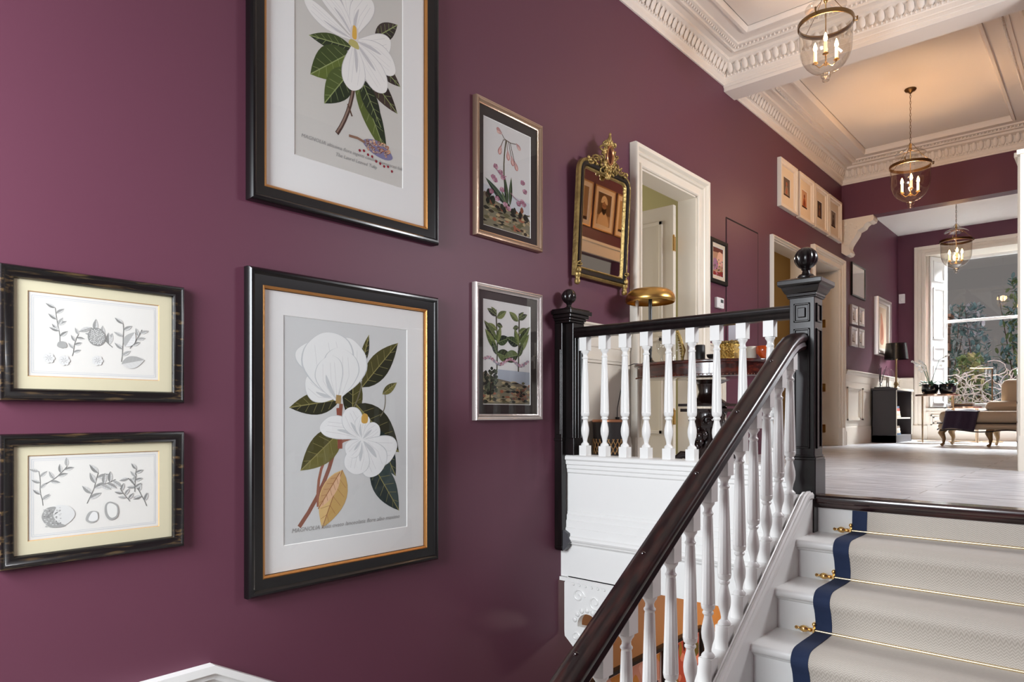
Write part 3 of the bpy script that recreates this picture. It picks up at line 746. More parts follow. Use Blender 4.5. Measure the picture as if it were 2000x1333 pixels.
def picture(name, label, cat, y0, y1, z0, z1, fprof, fmat, mount, mmat, art_fn=None, sheet=None, pmat=M_paper, slip=None, group=None, wallx=0.0, side=1, glass=True, hmat=.012, label_extra=None):
    """a framed picture hanging on a wall in the YZ plane; side=-1 faces -X"""
    t = thing(name, (wallx, (y0+y1)/2, z0), label, cat, group, rot=(0, 0, 0 if side == 1 else pi))
    W2 = (y1-y0)/2; H = z1-z0
    f = MB(); rect_profile(f, -W2, W2, 0, H, [(0, .001)]+fprof+[(fprof[-1][0], .004)]); f.box(.001, .006, -W2+.01, W2-.01, .01, H-.01)
    f.build('frame', fmat, t, smooth=35, local=True)
    fw = fprof[-1][0]
    if slip:
        g = MB(); rect_profile(g, -W2+fw-.002, W2-fw+.002, fw-.002, H-fw+.002, [(0, slip[2]-.006), (0, slip[2]), (slip[0]*.4, slip[2]+.003), (slip[0]*.6, slip[2]), (slip[0], slip[2]-.004), (slip[0], .01)])
        g.build('slip', slip[1], t, smooth=30, local=True); fw += slip[0]
    u0, u1, v0, v1 = -W2+fw, W2-fw, fw, H-fw
    # mount board with bevelled window
    if sheet:
        su0, su1, sv0, sv1 = [sheet[0]-(y0+y1)/2, sheet[1]-(y0+y1)/2, sheet[2]-z0, sheet[3]-z0]
        if side == -1: su0, su1 = -su1, -su0
    else:
        su0, su1, sv0, sv1 = u0+mount, u1-mount, v0+mount, v1-mount
    m = MB()
    h0, h1 = hmat, hmat-.003
    A = [(h0, u0, v0), (h0, u1, v0), (h0, u1, v1), (h0, u0, v1)]; B_ = [(h0, su0-.003, sv0-.003), (h0, su1+.003, sv0-.003), (h0, su1+.003, sv1+.003), (h0, su0-.003, sv1+.003)]; Cc = [(h1, su0, sv0), (h1, su1, sv0), (h1, su1, sv1), (h1, su0, sv1)]
    m.add(A+B_+Cc, [(k, (k+1) % 4, (k+1) % 4+4, k+4) for k in range(4)], 0); m.add(B_+Cc, [(k, (k+1) % 4, (k+1) % 4+4, k+4) for k in range(4)], 1)
    m.build('mount', [mmat, fm('c9a77c') if mmat is M_mat_cream else fm('efefec')], t, local=True)
    p = MB(); p.box(h1-.002, h1-.0005, su0-.004, su1+.004, sv0-.004, sv1+.004); pp = p.build('print', pmat, t, local=True)
    if art_fn:
        a = Art(su0, su1, sv0, sv1); art_fn(a); a.build('illustration', pp, h1-.0003)
    if glass:
        g = MB(); g.add([(h0+.004, u0, v0), (h0+.004, u1, v0), (h0+.004, u1, v1), (h0+.004, u0, v1)], [(0, 1, 2, 3)]); g.box(h0+.002, h0+.004, u0, u1, v0, v1) if False else None
        g.build('glass', M_pic_glass, t, local=True)
    t['_s'] = 0; del t['_s']
    return t, pp, (su0, su1, sv0, sv1, h1)

def bloom(a, cx_, cy_, R, n, c1='ecebe6', sh='cfcdd0', rot=0, squash=1):
    for ring, (rr_, w, off) in enumerate(((1, .36, 0), (.78, .36, .5), (.5, .38, .2))):
        for k in range(n if ring < 2 else n-2):
            t = rot+2*pi*(k+off)/(n if ring < 2 else n-2)
            a.petal((cx_, cy_), (cx_+R*rr_*cos(t)/a.asp, cy_+R*rr_*sin(t)*squash), w, c1, sh, bend=.06*(1 if k % 2 else -1))
def art_big_upper(a):
    GD, GM, GL, V = '24301c', '3c4a22', '5d6b2e', '8d9a64'
    BR = '3a2f2a'
    for l in (((.38, .74), (.15, .97), .22, GM, GL), ((.56, .66), (.46, .96), .12, GL, GM), ((.72, .68), (.95, .80), .22, BR, '2c2521'), ((.70, .58), (.98, .50), .22, BR, '332a26'), ((.60, .52), (.95, .36), .20, '2b211e', '40322c'),
              ((.5, .58), (.12, .545), .16, GD, GM), ((.48, .55), (.13, .375), .27, GL, GM), ((.5, .48), (.25, .27), .25, GD, '4b5a2a'), ((.53, .48), (.84, .13), .15, GD, '55622c'), ((.58, .46), (.78, .26), .2, '1d2619', GD)):
        a.leaf(*l, vein=V)
    a.curve((.53, .5), (.52, .30), (.36, .155), .010, '4a352e'); a.curve((.525, .5), (.515, .30), (.36, .16), .004, '8a7467')
    a.line([(.50, .26), (.46, .31)], .004, '5a4034')
    # generic large white blossom
    C = (.52, .62)
    for t, L_, w, b_ in ((104, .30, .27, .05), (68, .25, .22, .1), (140, .24, .18, -.1), (164, .26, .14, .05), (22, .22, .22, -.1), (-14, .24, .24, .06), (-46, .25, .26, 0), (-94, .24, .26, .04)):
        th = radians(t); a.petal(C, (C[0]+L_*cos(th)/a.asp*1.05, C[1]+L_*sin(th)), w, 'e9e8e4', 'c6c5c6', bend=b_)
    a.blob([(C[0]-.035, C[1]-.02), (C[0]+.03, C[1]-.02), (C[0]+.04, C[1]+.05), (C[0], C[1]+.07), (C[0]-.035, C[1]+.045)], 'd8d2cf'); a.blob([(C[0]-.018, C[1]+.01), (C[0]+.02, C[1]+.01), (C[0]+.02, C[1]+.06), (C[0]-.01, C[1]+.065)], 'd9ac4a')
    a.blob([(C[0]-.05, C[1]-.03), (C[0]+.04, C[1]-.035), (C[0]+.03, C[1]-.005), (C[0]-.03, C[1]-.002)], 'b9b06c')
    # fallen cone with seeds
    a.blob([(.60, .165), (.72, .19), (.84, .17), (.90, .13), (.82, .11), (.68, .125)], '7d7a9c')
    random.seed(3)
    for i in range(46):
        x = .62+.22*random.random(); y_ = .135+.05*random.random()-(x-.62)*.06
        a.petal((x, y_), (x+.035*random.uniform(.4, 1), y_+.02*random.uniform(-.3, 1)), .35, random.choice(('b0683a', 'c98b58', '7a3f26', 'd8a877', '5e2d20')), '55261a')
    a.line([(.47, .165), (.55, .168), (.62, .16)], .006, '8a6a58')
    for i in range(9): 
        x, y_ = .56+.04*i, .12-.006*i+random.uniform(-.008, .006); a.blob([(x, y_), (x+.012, y_+.006), (x+.022, y_), (x+.011, y_-.008)], '8e2433')
def art_big_lower(a):
    G1, G2, G3, V = '2f3021', '4e4b28', '6f6a39', '8f8955'; D1, D2 = '232f2d', '384644'
    a.curve((.11, .07), (.40, .30), (.43, .62), .010, '8b5a4a'); a.curve((.25, .15), (.22, .42), (.52, .46), .007, '9a6552')
    for l in (((.42, .64), (.04, .60), .2, G1, G2), ((.52, .54), (.53, .80), .22, G1, G2), ((.62, .80), (.43, .90), .2, G1, G2), ((.60, .70), (.92, .93), .19, G2, G1), ((.60, .80), (.66, .955), .13, G2, G1),
              ((.55, .62), (.93, .38), .24, G1, G3), ((.72, .5), (.90, .26), .2, D1, D2), ((.68, .34), (.93, .085), .22, D2, D1), ((.44, .50), (.12, .32), .25, G3, G2), ((.78, .67), (.91, .73), .2, G2, G3)):
        a.leaf(*l, vein=V)
    a.leaf((.44, .31), (.28, .05), .26, 'c19f61', 'd8b87c', vein='9c6b45'); a.leaf((.42, .30), (.25, .14), .18, 'dcb592', 'c8a070', vein='9c6b45')
    a.curve((.60, .73), (.58, .62), (.42, .50), .003, '75705e'); a.curve((.80, .68), (.82, .6), (.76, .56), .0025, '75705e')
    # closed white bud
    for (p, q, w, b_) in (((.40, .65), (.10, .86), .34, -.25), ((.40, .65), (.16, .73), .3, .1), ((.40, .64), (.50, .93), .32, -.1), ((.40, .63), (.30, .945), .42, 0.02), ((.40, .63), (.42, .88), .38, -.06), ((.4, .63), (.34, .84), .34, .1)):
        a.petal(p, q, w, 'e9ebe9', 'c9cdce', bend=b_)
    a.line([(.41, .60), (.42, .5), (.42, .41)], .013, '8f5142'); a.line([(.405, .62), (.41, .66)], .014, 'a58a5a')
    # open white blossom
    C = (.60, .45)
    for t, L_, w, b_ in ((165, .24, .22, -.1), (120, .17, .34, 0), (80, .12, .34, .1), (30, .12, .36, 0), (-12, .22, .33, -.15), (-60, .20, .42, .05), (-105, .17, .42, 0), (-140, .11, .4, 0)):
        th = radians(t); a.petal(C, (C[0]+L_*cos(th)/a.asp, C[1]+L_*sin(th)), w, 'eceeed', 'cbcfd0', bend=b_)
    a.blob([(.60, .53), (.645, .53), (.65, .565), (.62, .575), (.598, .56)], 'cda250')
def art_etch(seed):
    def f(a):
        random.seed(seed); K = ['868683', '989895', 'adadaa']
        for d, w in ((.035, .0035), (.055, .002)):
            e = d*.62
            a.line([(e, d), (1-e, d)], w*1.2, 'c6c9cc'); a.line([(e, 1-d), (1-e, 1-d)], w*1.2, 'c6c9cc'); a.line([(e, d), (e, 1-d)], w*1.2, 'c6c9cc'); a.line([(1-e, d), (1-e, 1-d)], w*1.2, 'c6c9cc')
        def sprig(x, y, ang, L_, n, ls):
            p = [(x, y)]
            for i in range(6): 
                ang += random.uniform(-.18, .18); p.append((p[-1][0]+L_/6*cos(ang)/a.asp, p[-1][1]+L_/6*sin(ang)))
            a.line(p, .004, '70706d')
            for i in range(n):
                q = p[1+i % 6]; t = ang+(1 if i % 2 else -1)*random.uniform(.6, 1.2)
                a.leaf(q, (q[0]+ls*cos(t)/a.asp, q[1]+ls*sin(t)), .2, random.choice(K), 'cacac7', vein='888885', nv=3)
        if seed == 1:
            sprig(.22, .42, 1.7, .42, 9, .11); sprig(.31, .26, 1.3, .28, 6, .09); sprig(.62, .40, 2.3, .34, 7, .15); sprig(.69, .22, 1.45, .5, 6, .12); sprig(.76, .40, 1.0, .3, 5, .11)
            a.blob([(.20, .37), (.235, .35), (.27, .37), (.262, .42), (.235, .435), (.207, .42)], 'a5a5a2')
            for i in range(14):
                t = i*2.4; r_ = .012*sqrt(i+1)
            cx_, cy_ = .495, .52
            a.blob([(cx_+.07*cos(t), cy_+.115*sin(t)) for t in [i*pi/6 for i in range(12)]], '8f8f8c')
            for i in range(70):
                t = i*2.39996; r_ = .012*sqrt(i); 
                if r_ < .1: a.blob([(cx_+(r_*.6)*cos(t)+.0062*cos(q), cy_+r_*sin(t)+.009*sin(q)) for q in (0, 1.57, 3.14, 4.71)], random.choice(('c9c9c6', 'b5b5b2', 'd6d6d3')), 2)
            for x, y in ((.14, .22), (.25, .2), (.50, .22)):
                for i in range(7): t = i*.9; a.petal((x, y), (x+.065*cos(t)/a.asp, y+.065*sin(t)), .35, 'd9d9d6', 'a9a9a6')
            a.leaf((.69, .19), (.88, .26), .28, 'a8a8a5', 'd0d0cd', vein='bbbbb8'); a.leaf((.72, .42), (.80, .62), .3, 'b0b0ad', 'dededb', vein='b4b4b1')
        else:
            sprig(.10, .40, 1.5, .42, 7, .10); sprig(.12, .66, .4, .3, 6, .11); sprig(.42, .38, 1.2, .40, 7, .15); sprig(.50, .60, .1, .22, 5, .14)
            sprig(.90, .28, 2.0, .45, 8, .11); sprig(.80, .48, 1.7, .30, 7, .10); sprig(.76, .36, 2.3, .22, 5, .10)
            a.blob([(.09, .25), (.16, .13), (.27, .15), (.33, .26), (.28, .37), (.17, .38)], 'd6d6d3'); a.blob([(.09, .25), (.15, .13), (.26, .13), (.20, .19), (.17, .28), (.19, .37), (.12, .36)], '9d9d9a')
            for i in range(60): x, y = .10+random.random()*.12, .14+random.random()*.22; a.blob([(x, y), (x+.008, y+.008), (x+.014, y), (x+.007, y-.009)], random.choice(('c3c3c0', '858583', 'b0b0ad')), 2)
            a.blob([(.41, .17), (.45, .13), (.50, .16), (.50, .26), (.45, .28), (.42, .24)], 'a9a9a6'); a.blob([(.43, .18), (.46, .15), (.50, .17), (.495, .25), (.46, .265)], 'e0e0dd')
            a.blob([(.56, .34), (.56, .22), (.60, .14), (.66, .18), (.66, .32), (.60, .38)], 'a3a3a0'); a.blob([(.575, .33), (.58, .23), (.61, .17), (.65, .20), (.65, .31), (.60, .36)], 'deded9')
    return f
def landscape(a, sky1, base):
    random.seed(base)
    a.blob([(0, 0), (1, 0), (1, .16), (.85, .2), (.5, .23), (.2, .26), (0, .3)], '6d6455'); a.poly([(0, 0), (1, 0), (1, .14), (.6, .2), (0, .27)], '75705c')
    for i in range(90):
        x = random.random(); y = random.random()*.2+.02; c = random.choice(('3a3326', '8e8064', '2b2c22', 'a89874', '5d5a3f', '8f5a42', '1f1c18'))
        w = random.uniform(.02, .09); h_ = random.uniform(.006, .02)
        a.blob([(max(0, x-w), y), (x, y+h_), (min(1, x+w), y), (x, y-h_)], c, 3)
def art_small_upper(a):
    a.poly([(0, .28), (1, .2), (1, .34), (0, .38)], 'b9bcc0'); landscape(a, '', 5)
    random.seed(9)
    for i in range(22):
        x = .05+random.random()*.16 if i < 9 else .35+random.random()*.6; y = .22+random.random()*.1 if i < 9 else .17+random.random()*.08
        a.blob([(x-.04, y), (x, y+.035), (x+.04, y), (x, y-.03)], random.choice(('1f2119', '2b2e22', '3c2c22', '7c4a36')), 3)
    a.curve((.50, .25), (.36, .55), (.47, .87), .008, '4f4a34')
    for l in (((.5, .24), (.04, .44), .10, '27332b', '3a4a3c'), ((.5, .24), (.44, .52), .10, '1f2a1f', '34422c'), ((.55, .25), (.58, .53), .09, '3b4a34', '27331f'), ((.5, .24), (.36, .38), .1, '5d6a4a', '3b4a34')): a.leaf(*l, vein='6d7a5c', nv=1)
    for x, y, t in ((.38, .88, 2.9), (.36, .76, -1.9), (.50, .74, -1.4), (.58, .70, -1.2), (.65, .66, -1.0), (.68, .84, -.5)):
        a.line([(.46, .87), ((.46+x)/2, max(y, .86)), (x, y+.03)], .0035, '5a4a3c')
        a.petal((x, y+.04), (x+.13*cos(t)*.9, y+.04+.10*sin(t)), .24, 'b07c78', '7a3f48'); a.petal((x+.01, y+.03), (x+.11*cos(t), y+.02+.07*sin(t)), .18, 'cfa69a', '8a4f55')
    random.seed(4)
    for x, y in ((.25, .58), (.2, .47), (.24, .45), (.40, .50), (.38, .38), (.16, .33), (.28, .28), (.45, .25), (.83, .52), (.88, .44), (.82, .33), (.86, .31), (.74, .30), (.35, .54), (.52, .22)):
        for i in range(5): t = i*1.256+x*9; a.petal((x, y), (x+.05*cos(t), y+.025*sin(t)), .4, random.choice(('a35a78', '8a3f5c', 'c08a9c')), '5a2038')
    a.curve((.25, .56), (.38, .5), (.47, .52), .004, '9a6a7c'); a.curve((.56, .38), (.72, .30), (.84, .34), .003, '9a6a7c')
def art_small_lower(a):
    a.poly([(.3, .16), (1, .14), (1, .33), (.3, .34)], '9fa6b0'); a.poly([(.3, .16), (1, .14), (1, .20), (.3, .2)], 'b9b5ad'); landscape(a, '', 11)
    random.seed(12)
    for i in range(60):
        x = .04+random.random()*.24; y = .10+random.random()*.25; a.blob([(x-.03, y), (x, y+.018), (x+.03, y), (x, y-.018)], random.choice(('23271f', '343a2c', '4d5440')), 3)
    a.line([(.14, .03), (.15, .2)], .008, '2a241c')
    for i in range(24):
        x = .6+random.random()*.38; y = .03+random.random()*.12; a.blob([(x-.04, y), (x, y+.014), (x+.04, y), (x, y-.014)], random.choice(('23271f', '6d4a3c', '8c6a50')), 3)
    GG = (('1f2620', '39452c'), ('4e5a30', '6d7644'), ('2a331f', '55603a'))
    for X, sgn in ((.28, 1), (.74, -1)):
        a.line([(X, .33), (X+.01, .6), (X-.02*sgn, .92)], .008, '3b3a28')
        for i, (y0_, dx, dy, w) in enumerate(((.86, -.20, .06, .2), (.84, .20, .08, .22), (.88, -.12, .06, .2), (.78, .12, -.02, .3), (.72, -.18, .06, .2), (.62, -.26, .18, .16), (.6, .26, .06, .26), (.52, -.24, .2, .16), (.50, .34, -.05, .26), (.48, -.10, .14, .22), (.6, .08, .16, .2))):
            c = GG[i % 3]; a.leaf((X, y0_), (X+dx*sgn, y0_+dy), w, c[0], c[1], vein='7f8a5c', nv=4)
    for x in [.04+.05*i for i in range(19)]:
        y = .42+.03*sin(x*14)
        for i in range(4): t = i*1.5+x*7; a.petal((x, y), (x+.035*cos(t), y+.017*sin(t)), .4, random.choice(('a8607c', '8f2a44', 'caa0ae', '7d7a8a')), '6a2a40')

BIGF = [(0, .030), (.004, .038), (.010, .044), (.018, .045), (.024, .040), (.028, .034), (.060, .028), (.068, .026)]
t, pp, sh = picture('framed_flower_print', 'large framed print of an open white blossom with seed cone, upper of two big pictures', 'picture', 1.352, 2.355, .853, 2.17, BIGF, M_frame_black, 0, M_mat_white, art_big_upper, (1.563, 2.14, 1.093, 2.06), M_paper2, (.012, M_gold, .026), 'large black and gold framed flower prints')
w_ = sh[1]-sh[0]
text_mesh('caption', 'MAGNOLIA altissima flore ingenti candido laurocerasi folio', w_*.040, pp, (sh[4]+.0006, sh[0]+.03, sh[2]+.082), '9b9b99')
text_mesh('caption', 'The Laurel Leaved Tulip', w_*.040, pp, (sh[4]+.0006, sh[0]+.20, sh[2]+.050), '9b9b99')
t, pp, sh = picture('framed_flower_print', 'large framed print of a closed white bud and bloom, lower of two big pictures', 'picture', 1.345, 2.352, -.727, .588, BIGF, M_frame_black, 0, M_mat_white, art_big_lower, (1.513, 2.166, -.539, .41), M_paper, (.012, M_gold, .026), 'large black and gold framed flower prints')
text_mesh('caption', 'MAGNOLIA foliis ovato lanceolatis flore albo maximo', (sh[1]-sh[0])*.040, pp, (sh[4]+.0006, sh[0]+.035, sh[2]+.045), '9b9b99')
DISF = [(0, .022), (.004, .030), (.010, .032), (.016, .027), (.030, .022), (.036, .024), (.040, .018)]
for (z0, z1, ap, seed, lab) in ((.043, .468, (.625, 1.017, .125, .391), 1, 'small landscape frame with three pale fruit etchings, the upper of the pair at left'), (-.482, -.060, (.625, 1.017, -.398, -.132), 2, 'small landscape frame with etchings of cut fruit and sprigs, lower of the left pair')):
    picture('framed_etching', lab, 'picture', .545, 1.103, z0, z1, DISF, M_distress, 0, M_mat_cream, art_etch(seed), ap, M_paperw, None, 'distressed black framed etchings')
SILF = [(0, .028), (.003, .034), (.008, .036), (.014, .032), (.018, .034), (.024, .026), (.028, .022), (.034, .020)]
M_bronze = mat('bronze_leaf_frame', (.50, .36, .26), .32, metal=.85, bump=.1, bscale=150)
picture('framed_botanical_print', 'tall silver framed print of pink bell flowers above a landscape, hung over its pair', 'picture', 2.63, 3.19, .965, 1.715, SILF, M_bronze, 0, M_mat_dark, art_small_upper, (2.705, 3.10, 1.037, 1.625), fm('c9c8c6'), None, 'silver framed botanical prints')
picture('framed_botanical_print', 'tall silver framed print of two leafy green stems above a landscape, below its pair', 'picture', 2.625, 3.19, -.030, .712, SILF, M_silver, 0, M_mat_dark, art_small_lower, (2.703, 3.098, .06, .629), fm('cdccca'), None, 'silver framed botanical prints')
THIN = [(0, .016), (.003, .020), (.016, .020), (.018, .014)]
def art_robed(c1, c2, bg):
    def f(a):
        a.poly([(0, 0), (1, 0), (1, 1), (0, 1)], bg); a.blob([(.2, 0), (.8, 0), (.72, .45), (.5, .6), (.3, .45)], c1); a.blob([(.42, .6), (.58, .6), (.6, .74), (.5, .8), (.4, .74)], c2); a.poly([(0, 0), (1, 0), (1, .08), (0, .1)], '3c2418')
        a.blob([(.35, .2), (.5, .5), (.6, .3), (.5, .1)], c2)
    return f
def art_pinkish(a):
    a.poly([(0, 0), (1, 0), (1, 1), (0, 1)], 'b98a6a'); random.seed(6)
    a.poly([(0, .82), (1, .86), (1, 1), (0, 1)], '6d3a2c'); a.blob([(.35, .4), (.9, .42), (.95, .8), (.55, .85)], 'e0a98c'); a.blob([(0, .2), (.4, .25), (.5, .5), (.1, .6)], 'a3748a'); a.poly([(0, 0), (1, 0), (1, .2), (.4, .12), (0, .14)], '8c2f26')
    for i in range(40): x, y = random.random(), random.random()*.6; a.blob([(x-.05, y), (x, y+.03), (x+.05, y), (x, y-.03)], random.choice(('6d7a4a', 'a8506a', '4a2a2a', 'c98a9a', '5d6b4a')), 3)
BLKF = [(0, .022), (.003, .026), (.030, .026), (.034, .018)]
picture('framed_print', 'narrow black framed garden print in pink and green, beside the white door casing', 'picture', 5.455, 5.79, 1.128, 1.505, BLKF, mat('matte_black_frame', '0a0809', .6, spec=.25), .035, mat('mount_board_ivory', 'dccbb2', .9), art_pinkish)
WHTF = [(0, .034), (.003, .042), (.026, .042), (.032, .030), (.046, .026), (.054, .010)]
M_wframe = mat('white_wood_frame', (.78, .70, .60), .45)
cols = [('8f7a66', 'b0674f', '6a5a50'), ('a55a2e', '7a3a22', 'c49a78'), ('5e3c30', '8a5a3a', '4a3630'), ('6e5a50', '3a2a28', '8a7a6c')]
ends = [(7.01, 7.50), (7.555, 8.03), (8.065, 8.53), (8.57, 9.05)]
labs = ['white framed portrait in a row of four under the cornice, nearest the stairs', 'white framed portrait of an orange robed figure, second from the near end of the row', 'white framed portrait with a dark brown print, third from the near end of the row', 'white framed portrait at the far end of the row, next to the corbel']
for (ya, yb), c, l in zip(ends, cols, labs):
    picture('framed_portrait', l, 'picture', ya, yb, 2.115, 2.61, WHTF, M_wframe, .10, mat('mount_board_warm', 'e3d3bb', .9), art_robed(c[0], c[1], c[2]), None, M_paperw, None, 'white framed portraits below the cornice', glass=False)
# far room pictures
picture('mirror_panel', 'black framed mirror panel, reflection painted pale, on the far purple wall below the corbel', 'mirror', 9.55, 10.17, 1.545, 1.975, [(0, .02), (.003, .024), (.018, .024), (.020, .016)], M_frame_black, 0, fm('e8eaea'), None, (9.6, 10.12, 1.59, 1.93), fm('e8eaea'))  # the mirror's bright reflection is painted in as a flat pale sheet
for i, (ya, yb, za, zb, l) in enumerate(((9.50, 9.775, 1.17, 1.42, 'small silver frame, upper left of the group of four'), (9.82, 10.08, 1.18, 1.425, 'small silver frame, upper right of the group of four'), (9.48, 9.775, .885, 1.135, 'small silver frame, lower left of the group of four'), (9.81, 10.08, .895, 1.14, 'small silver frame, lower right of the group of four'))):
    picture('small_framed_picture', l+' on the far wall', 'picture', ya, yb, za, zb, [(0, .03), (.003, .034), (.03, .034), (.035, .02)], M_silver, .03, M_mat_white, art_robed('b9ada0', '8a7a6c', 'd8d4cc'), None, M_paperw, None, 'four small silver frames on the far wall', glass=False)
def art_pale_figure(a):
    a.poly([(0, 0), (1, 0), (1, 1), (0, 1)], 'd9c3a8'); a.blob([(.35, .15), (.7, .12), (.75, .45), (.6, .75), (.45, .85), (.4, .6)], 'c98a6c'); a.blob([(.5, .2), (.65, .3), (.6, .6), (.5, .5)], 'a86a50')
picture('framed_painting', 'large silver framed pale orange painting beyond the four small frames', 'picture', 10.68, 11.43, .855, 1.675, [(0, .05), (.004, .06), (.03, .06), (.05, .04), (.07, .035)], M_silver, .04, fm('d9cfc0'), art_pale_figure, None, M_paperw, glass=False)

# portraits on the right wall above the doorway (seen only in the gilt mirror)
def art_turban(a):
    a.poly([(0, 0), (1, 0), (1, 1), (0, 1)], '6b5138'); a.poly([(.0, 0), (1, 0), (1, .30), (0, .34)], '9c7c5a')
    a.blob([(.12, 0), (.9, 0), (.86, .25), (.68, .40), (.5, .44), (.34, .38), (.16, .22)], 'd2b48c')
    a.blob([(.36, .58), (.38, .44), (.5, .36), (.64, .44), (.66, .6), (.62, .72), (.42, .72)], '9c7350'); a.blob([(.34, .56), (.38, .42), (.5, .33), (.66, .42), (.68, .56), (.58, .52), (.44, .52)], '2b1d14')
    a.blob([(.28, .68), (.34, .84), (.52, .93), (.70, .86), (.76, .70), (.62, .70), (.52, .76), (.42, .70)], 'dcc29a'); a.line([(.33, .72), (.5, .85), (.7, .74)], .006, 'b09468')
    a.line([(.43, .61), (.48, .615)], .008, '2b1d14'); a.line([(.55, .615), (.61, .61)], .008, '2b1d14'); a.line([(.52, .60), (.53, .55)], .005, '7a5638')
GF = [(0, .014), (.003, .018), (.014, .018), (.017, .012)]
M_gframe = mat('oak_gilt_frame', (.42, .24, .10), .4, metal=.5)
for (ya, yb, l, fn) in ((6.06, 6.48, 'thin gilt framed portrait on the right wall, left one in the mirror', art_robed('b0906c', '7a5638', '9c7c5a')), (6.53, 6.94, 'thin gilt framed portrait of a bearded person in a white turban, seen in the mirror', art_turban), (6.985, 7.40, 'thin gilt framed portrait on the right wall, right one in the mirror', art_robed('c4a47c', '6b4a30', 'b09468'))):
    picture('framed_portrait_photo', l, 'picture', ya, yb, 1.93, 2.43, GF, M_gframe, .05, mat('mount_board_ivory', 'dccbb2', .9), fn, None, M_paperw, None, 'portraits above the right doorway', wallx=2.118, side=-1, glass=False)

# lower hall pictures
def art_abstract(cs, sd):
    def f(a):
        random.seed(sd); a.poly([(0, 0), (1, 0), (1, 1), (0, 1)], cs[0])
        for i in range(60): x, y = random.random(), random.random(); w, h_ = random.uniform(.03, .12), random.uniform(.02, .12); a.blob([(max(0, x-w), y), (x, min(1, y+h_)), (min(1, x+w), y), (x, max(0, y-h_))], random.choice(cs), 3)
    return f
LF = [(0, .03), (.004, .04), (.03, .04), (.035, .03)]
picture('framed_painting', 'dark framed pink abstract painting on the ochre wall downstairs, left of two behind the balusters', 'picture', 3.62, 4.68, -2.75, -1.735, LF, M_frame_black, .0, fm('c98a78'), art_abstract(('c98a78', 'd99a88', 'c4803c', '3a2238', 'd8a090'), 21), (3.67, 4.63, -2.7, -1.79), fm('c98a78'), None, 'paintings in the lower hall', glass=False)
picture('framed_painting', 'dark framed red and olive painting on the ochre wall downstairs, right of two', 'picture', 4.70, 5.30, -2.70, -1.735, LF, M_frame_black, .0, fm('a8402c'), art_abstract(('b04a34', 'c8664a', '5a4a1c', '8a6a24', '3a1a18', 'd07a60'), 22), (4.74, 5.26, -2.65, -1.79), fm('a8402c'), None, 'paintings in the lower hall', glass=False)

# ------------------------------------------------------------------ gilt mirror
MR = thing('wall_mirror', (.012, 3.80, .86), 'tall arched black and gilt mirror with carved crest, hung left of the white door', 'mirror', rot=(0, radians(3), 0))
def arch_outline(w, z0, z1, r, n=6):
    p = [(-w, z0), (w, z0)]
    for i in range(n+1): t = i/n*pi/2; p.append((w-r+r*cos(t), z1-r+r*sin(t)))
    for i in range(n+1): t = pi/2+i/n*pi/2; p.append((-w+r+r*cos(t), z1-r+r*sin(t)))
    return p
def ringbar(mb, o1, h1, o2, h2):
    n = len(o1); mb.add([(h1, u, v) for u, v in o1]+[(h2, u, v) for u, v in o2], [(i, (i+1) % n, n+(i+1) % n, n+i) for i in range(n)])
def offs(d): return arch_outline(.30-d, .02+d, .77-d, max(.09-d, .02))
m = MB(); seq = [(0, .002), (0, .026), (.006, .032)]; 
M_gilt_old = mat('worn_gilt', (.38, .27, .10), .42, metal=.85, bump=.5, bscale=60, var=.6, vscale=25)
ringbar(m, offs(0), .002, offs(0), .026); ringbar(m, offs(0), .026, offs(.010), .036); ringbar(m, offs(.010), .036, offs(.018), .030)
m.build('outer_moulding', M_gilt_old, MR, smooth=40, local=True)
m = MB(); ringbar(m, offs(.018), .030, offs(.024), .036); ringbar(m, offs(.024), .036, offs(.044), .034); ringbar(m, offs(.044), .034, offs(.050), .024)
m.build('frame', M_frame_black, MR, smooth=40, local=True)
m = MB(); ringbar(m, offs(.050), .024, offs(.055), .030); ringbar(m, offs(.055), .030, offs(.062), .026); ringbar(m, offs(.062), .026, offs(.066), .014); m.build('inner_moulding', M_gilt_old, MR, smooth=40, local=True)
m = MB(); o = offs(.060); m.add([(.016, u, v) for u, v in o]+[(.004, u, v) for u, v in o], [tuple(range(len(o))), tuple(range(2*len(o)-1, len(o)-1, -1))]+[(i, (i+1) % len(o), len(o)+(i+1) % len(o), len(o)+i) for i in range(len(o))])
m.build('glass', mat('mirror_silvering', (.80, .72, .62), .02, metal=1), MR, local=True)
m = MB(); random.seed(5)
def sc(u, v, r0, turns, d, a0, th=.008):
    p = []
    for i in range(int(turns*12)+1):
        t = i/12*2*pi; rr_ = r0*(1-i/(turns*12+1)*.8); p.append((.040+.01*sin(i), u+rr_*cos(a0+d*t), v+rr_*sin(a0+d*t)))
    m.tube(p, [th*(1-.5*i/len(p)) for i in range(len(p))], 6)
for s_ in (-1, 1):
    sc(s_*.085, .80, .035, 1.4, s_, pi/2); sc(s_*.15, .775, .03, 1.4, -s_, 0); sc(s_*.07, .86, .03, 1.3, -s_, 0); sc(s_*.06, .735, .03, 1.2, s_, 0); sc(s_*.20, .755, .022, 1.2, s_, 0); sc(s_*.045, .91, .022, 1.2, s_, 0)
for i in range(46):
    t = random.uniform(0, 2*pi); rr_ = random.uniform(.055, .085); m.ball((.042, rr_*.75*cos(t), .835+rr_*1.15*sin(t)), .010, random.uniform(.010, .02), random.uniform(.010, .022), 7, 5)
for i in range(18):
    u = random.uniform(-.22, .22); m.ball((.038, u, .77+random.uniform(-.02, .03)), .010, .014, .012, 7, 5)
m.ball((.042, 0, .945), .012, .014, .028); m.ball((.042, 0, .975), .008, .010, .012)
for i in range(7): m.ball((.038, random.uniform(-.035, .035), .725+random.uniform(-.03, .02)), .01, .016, .016, 7, 5)
m.build('crest', M_gilt_old, MR, smooth=60, local=True)
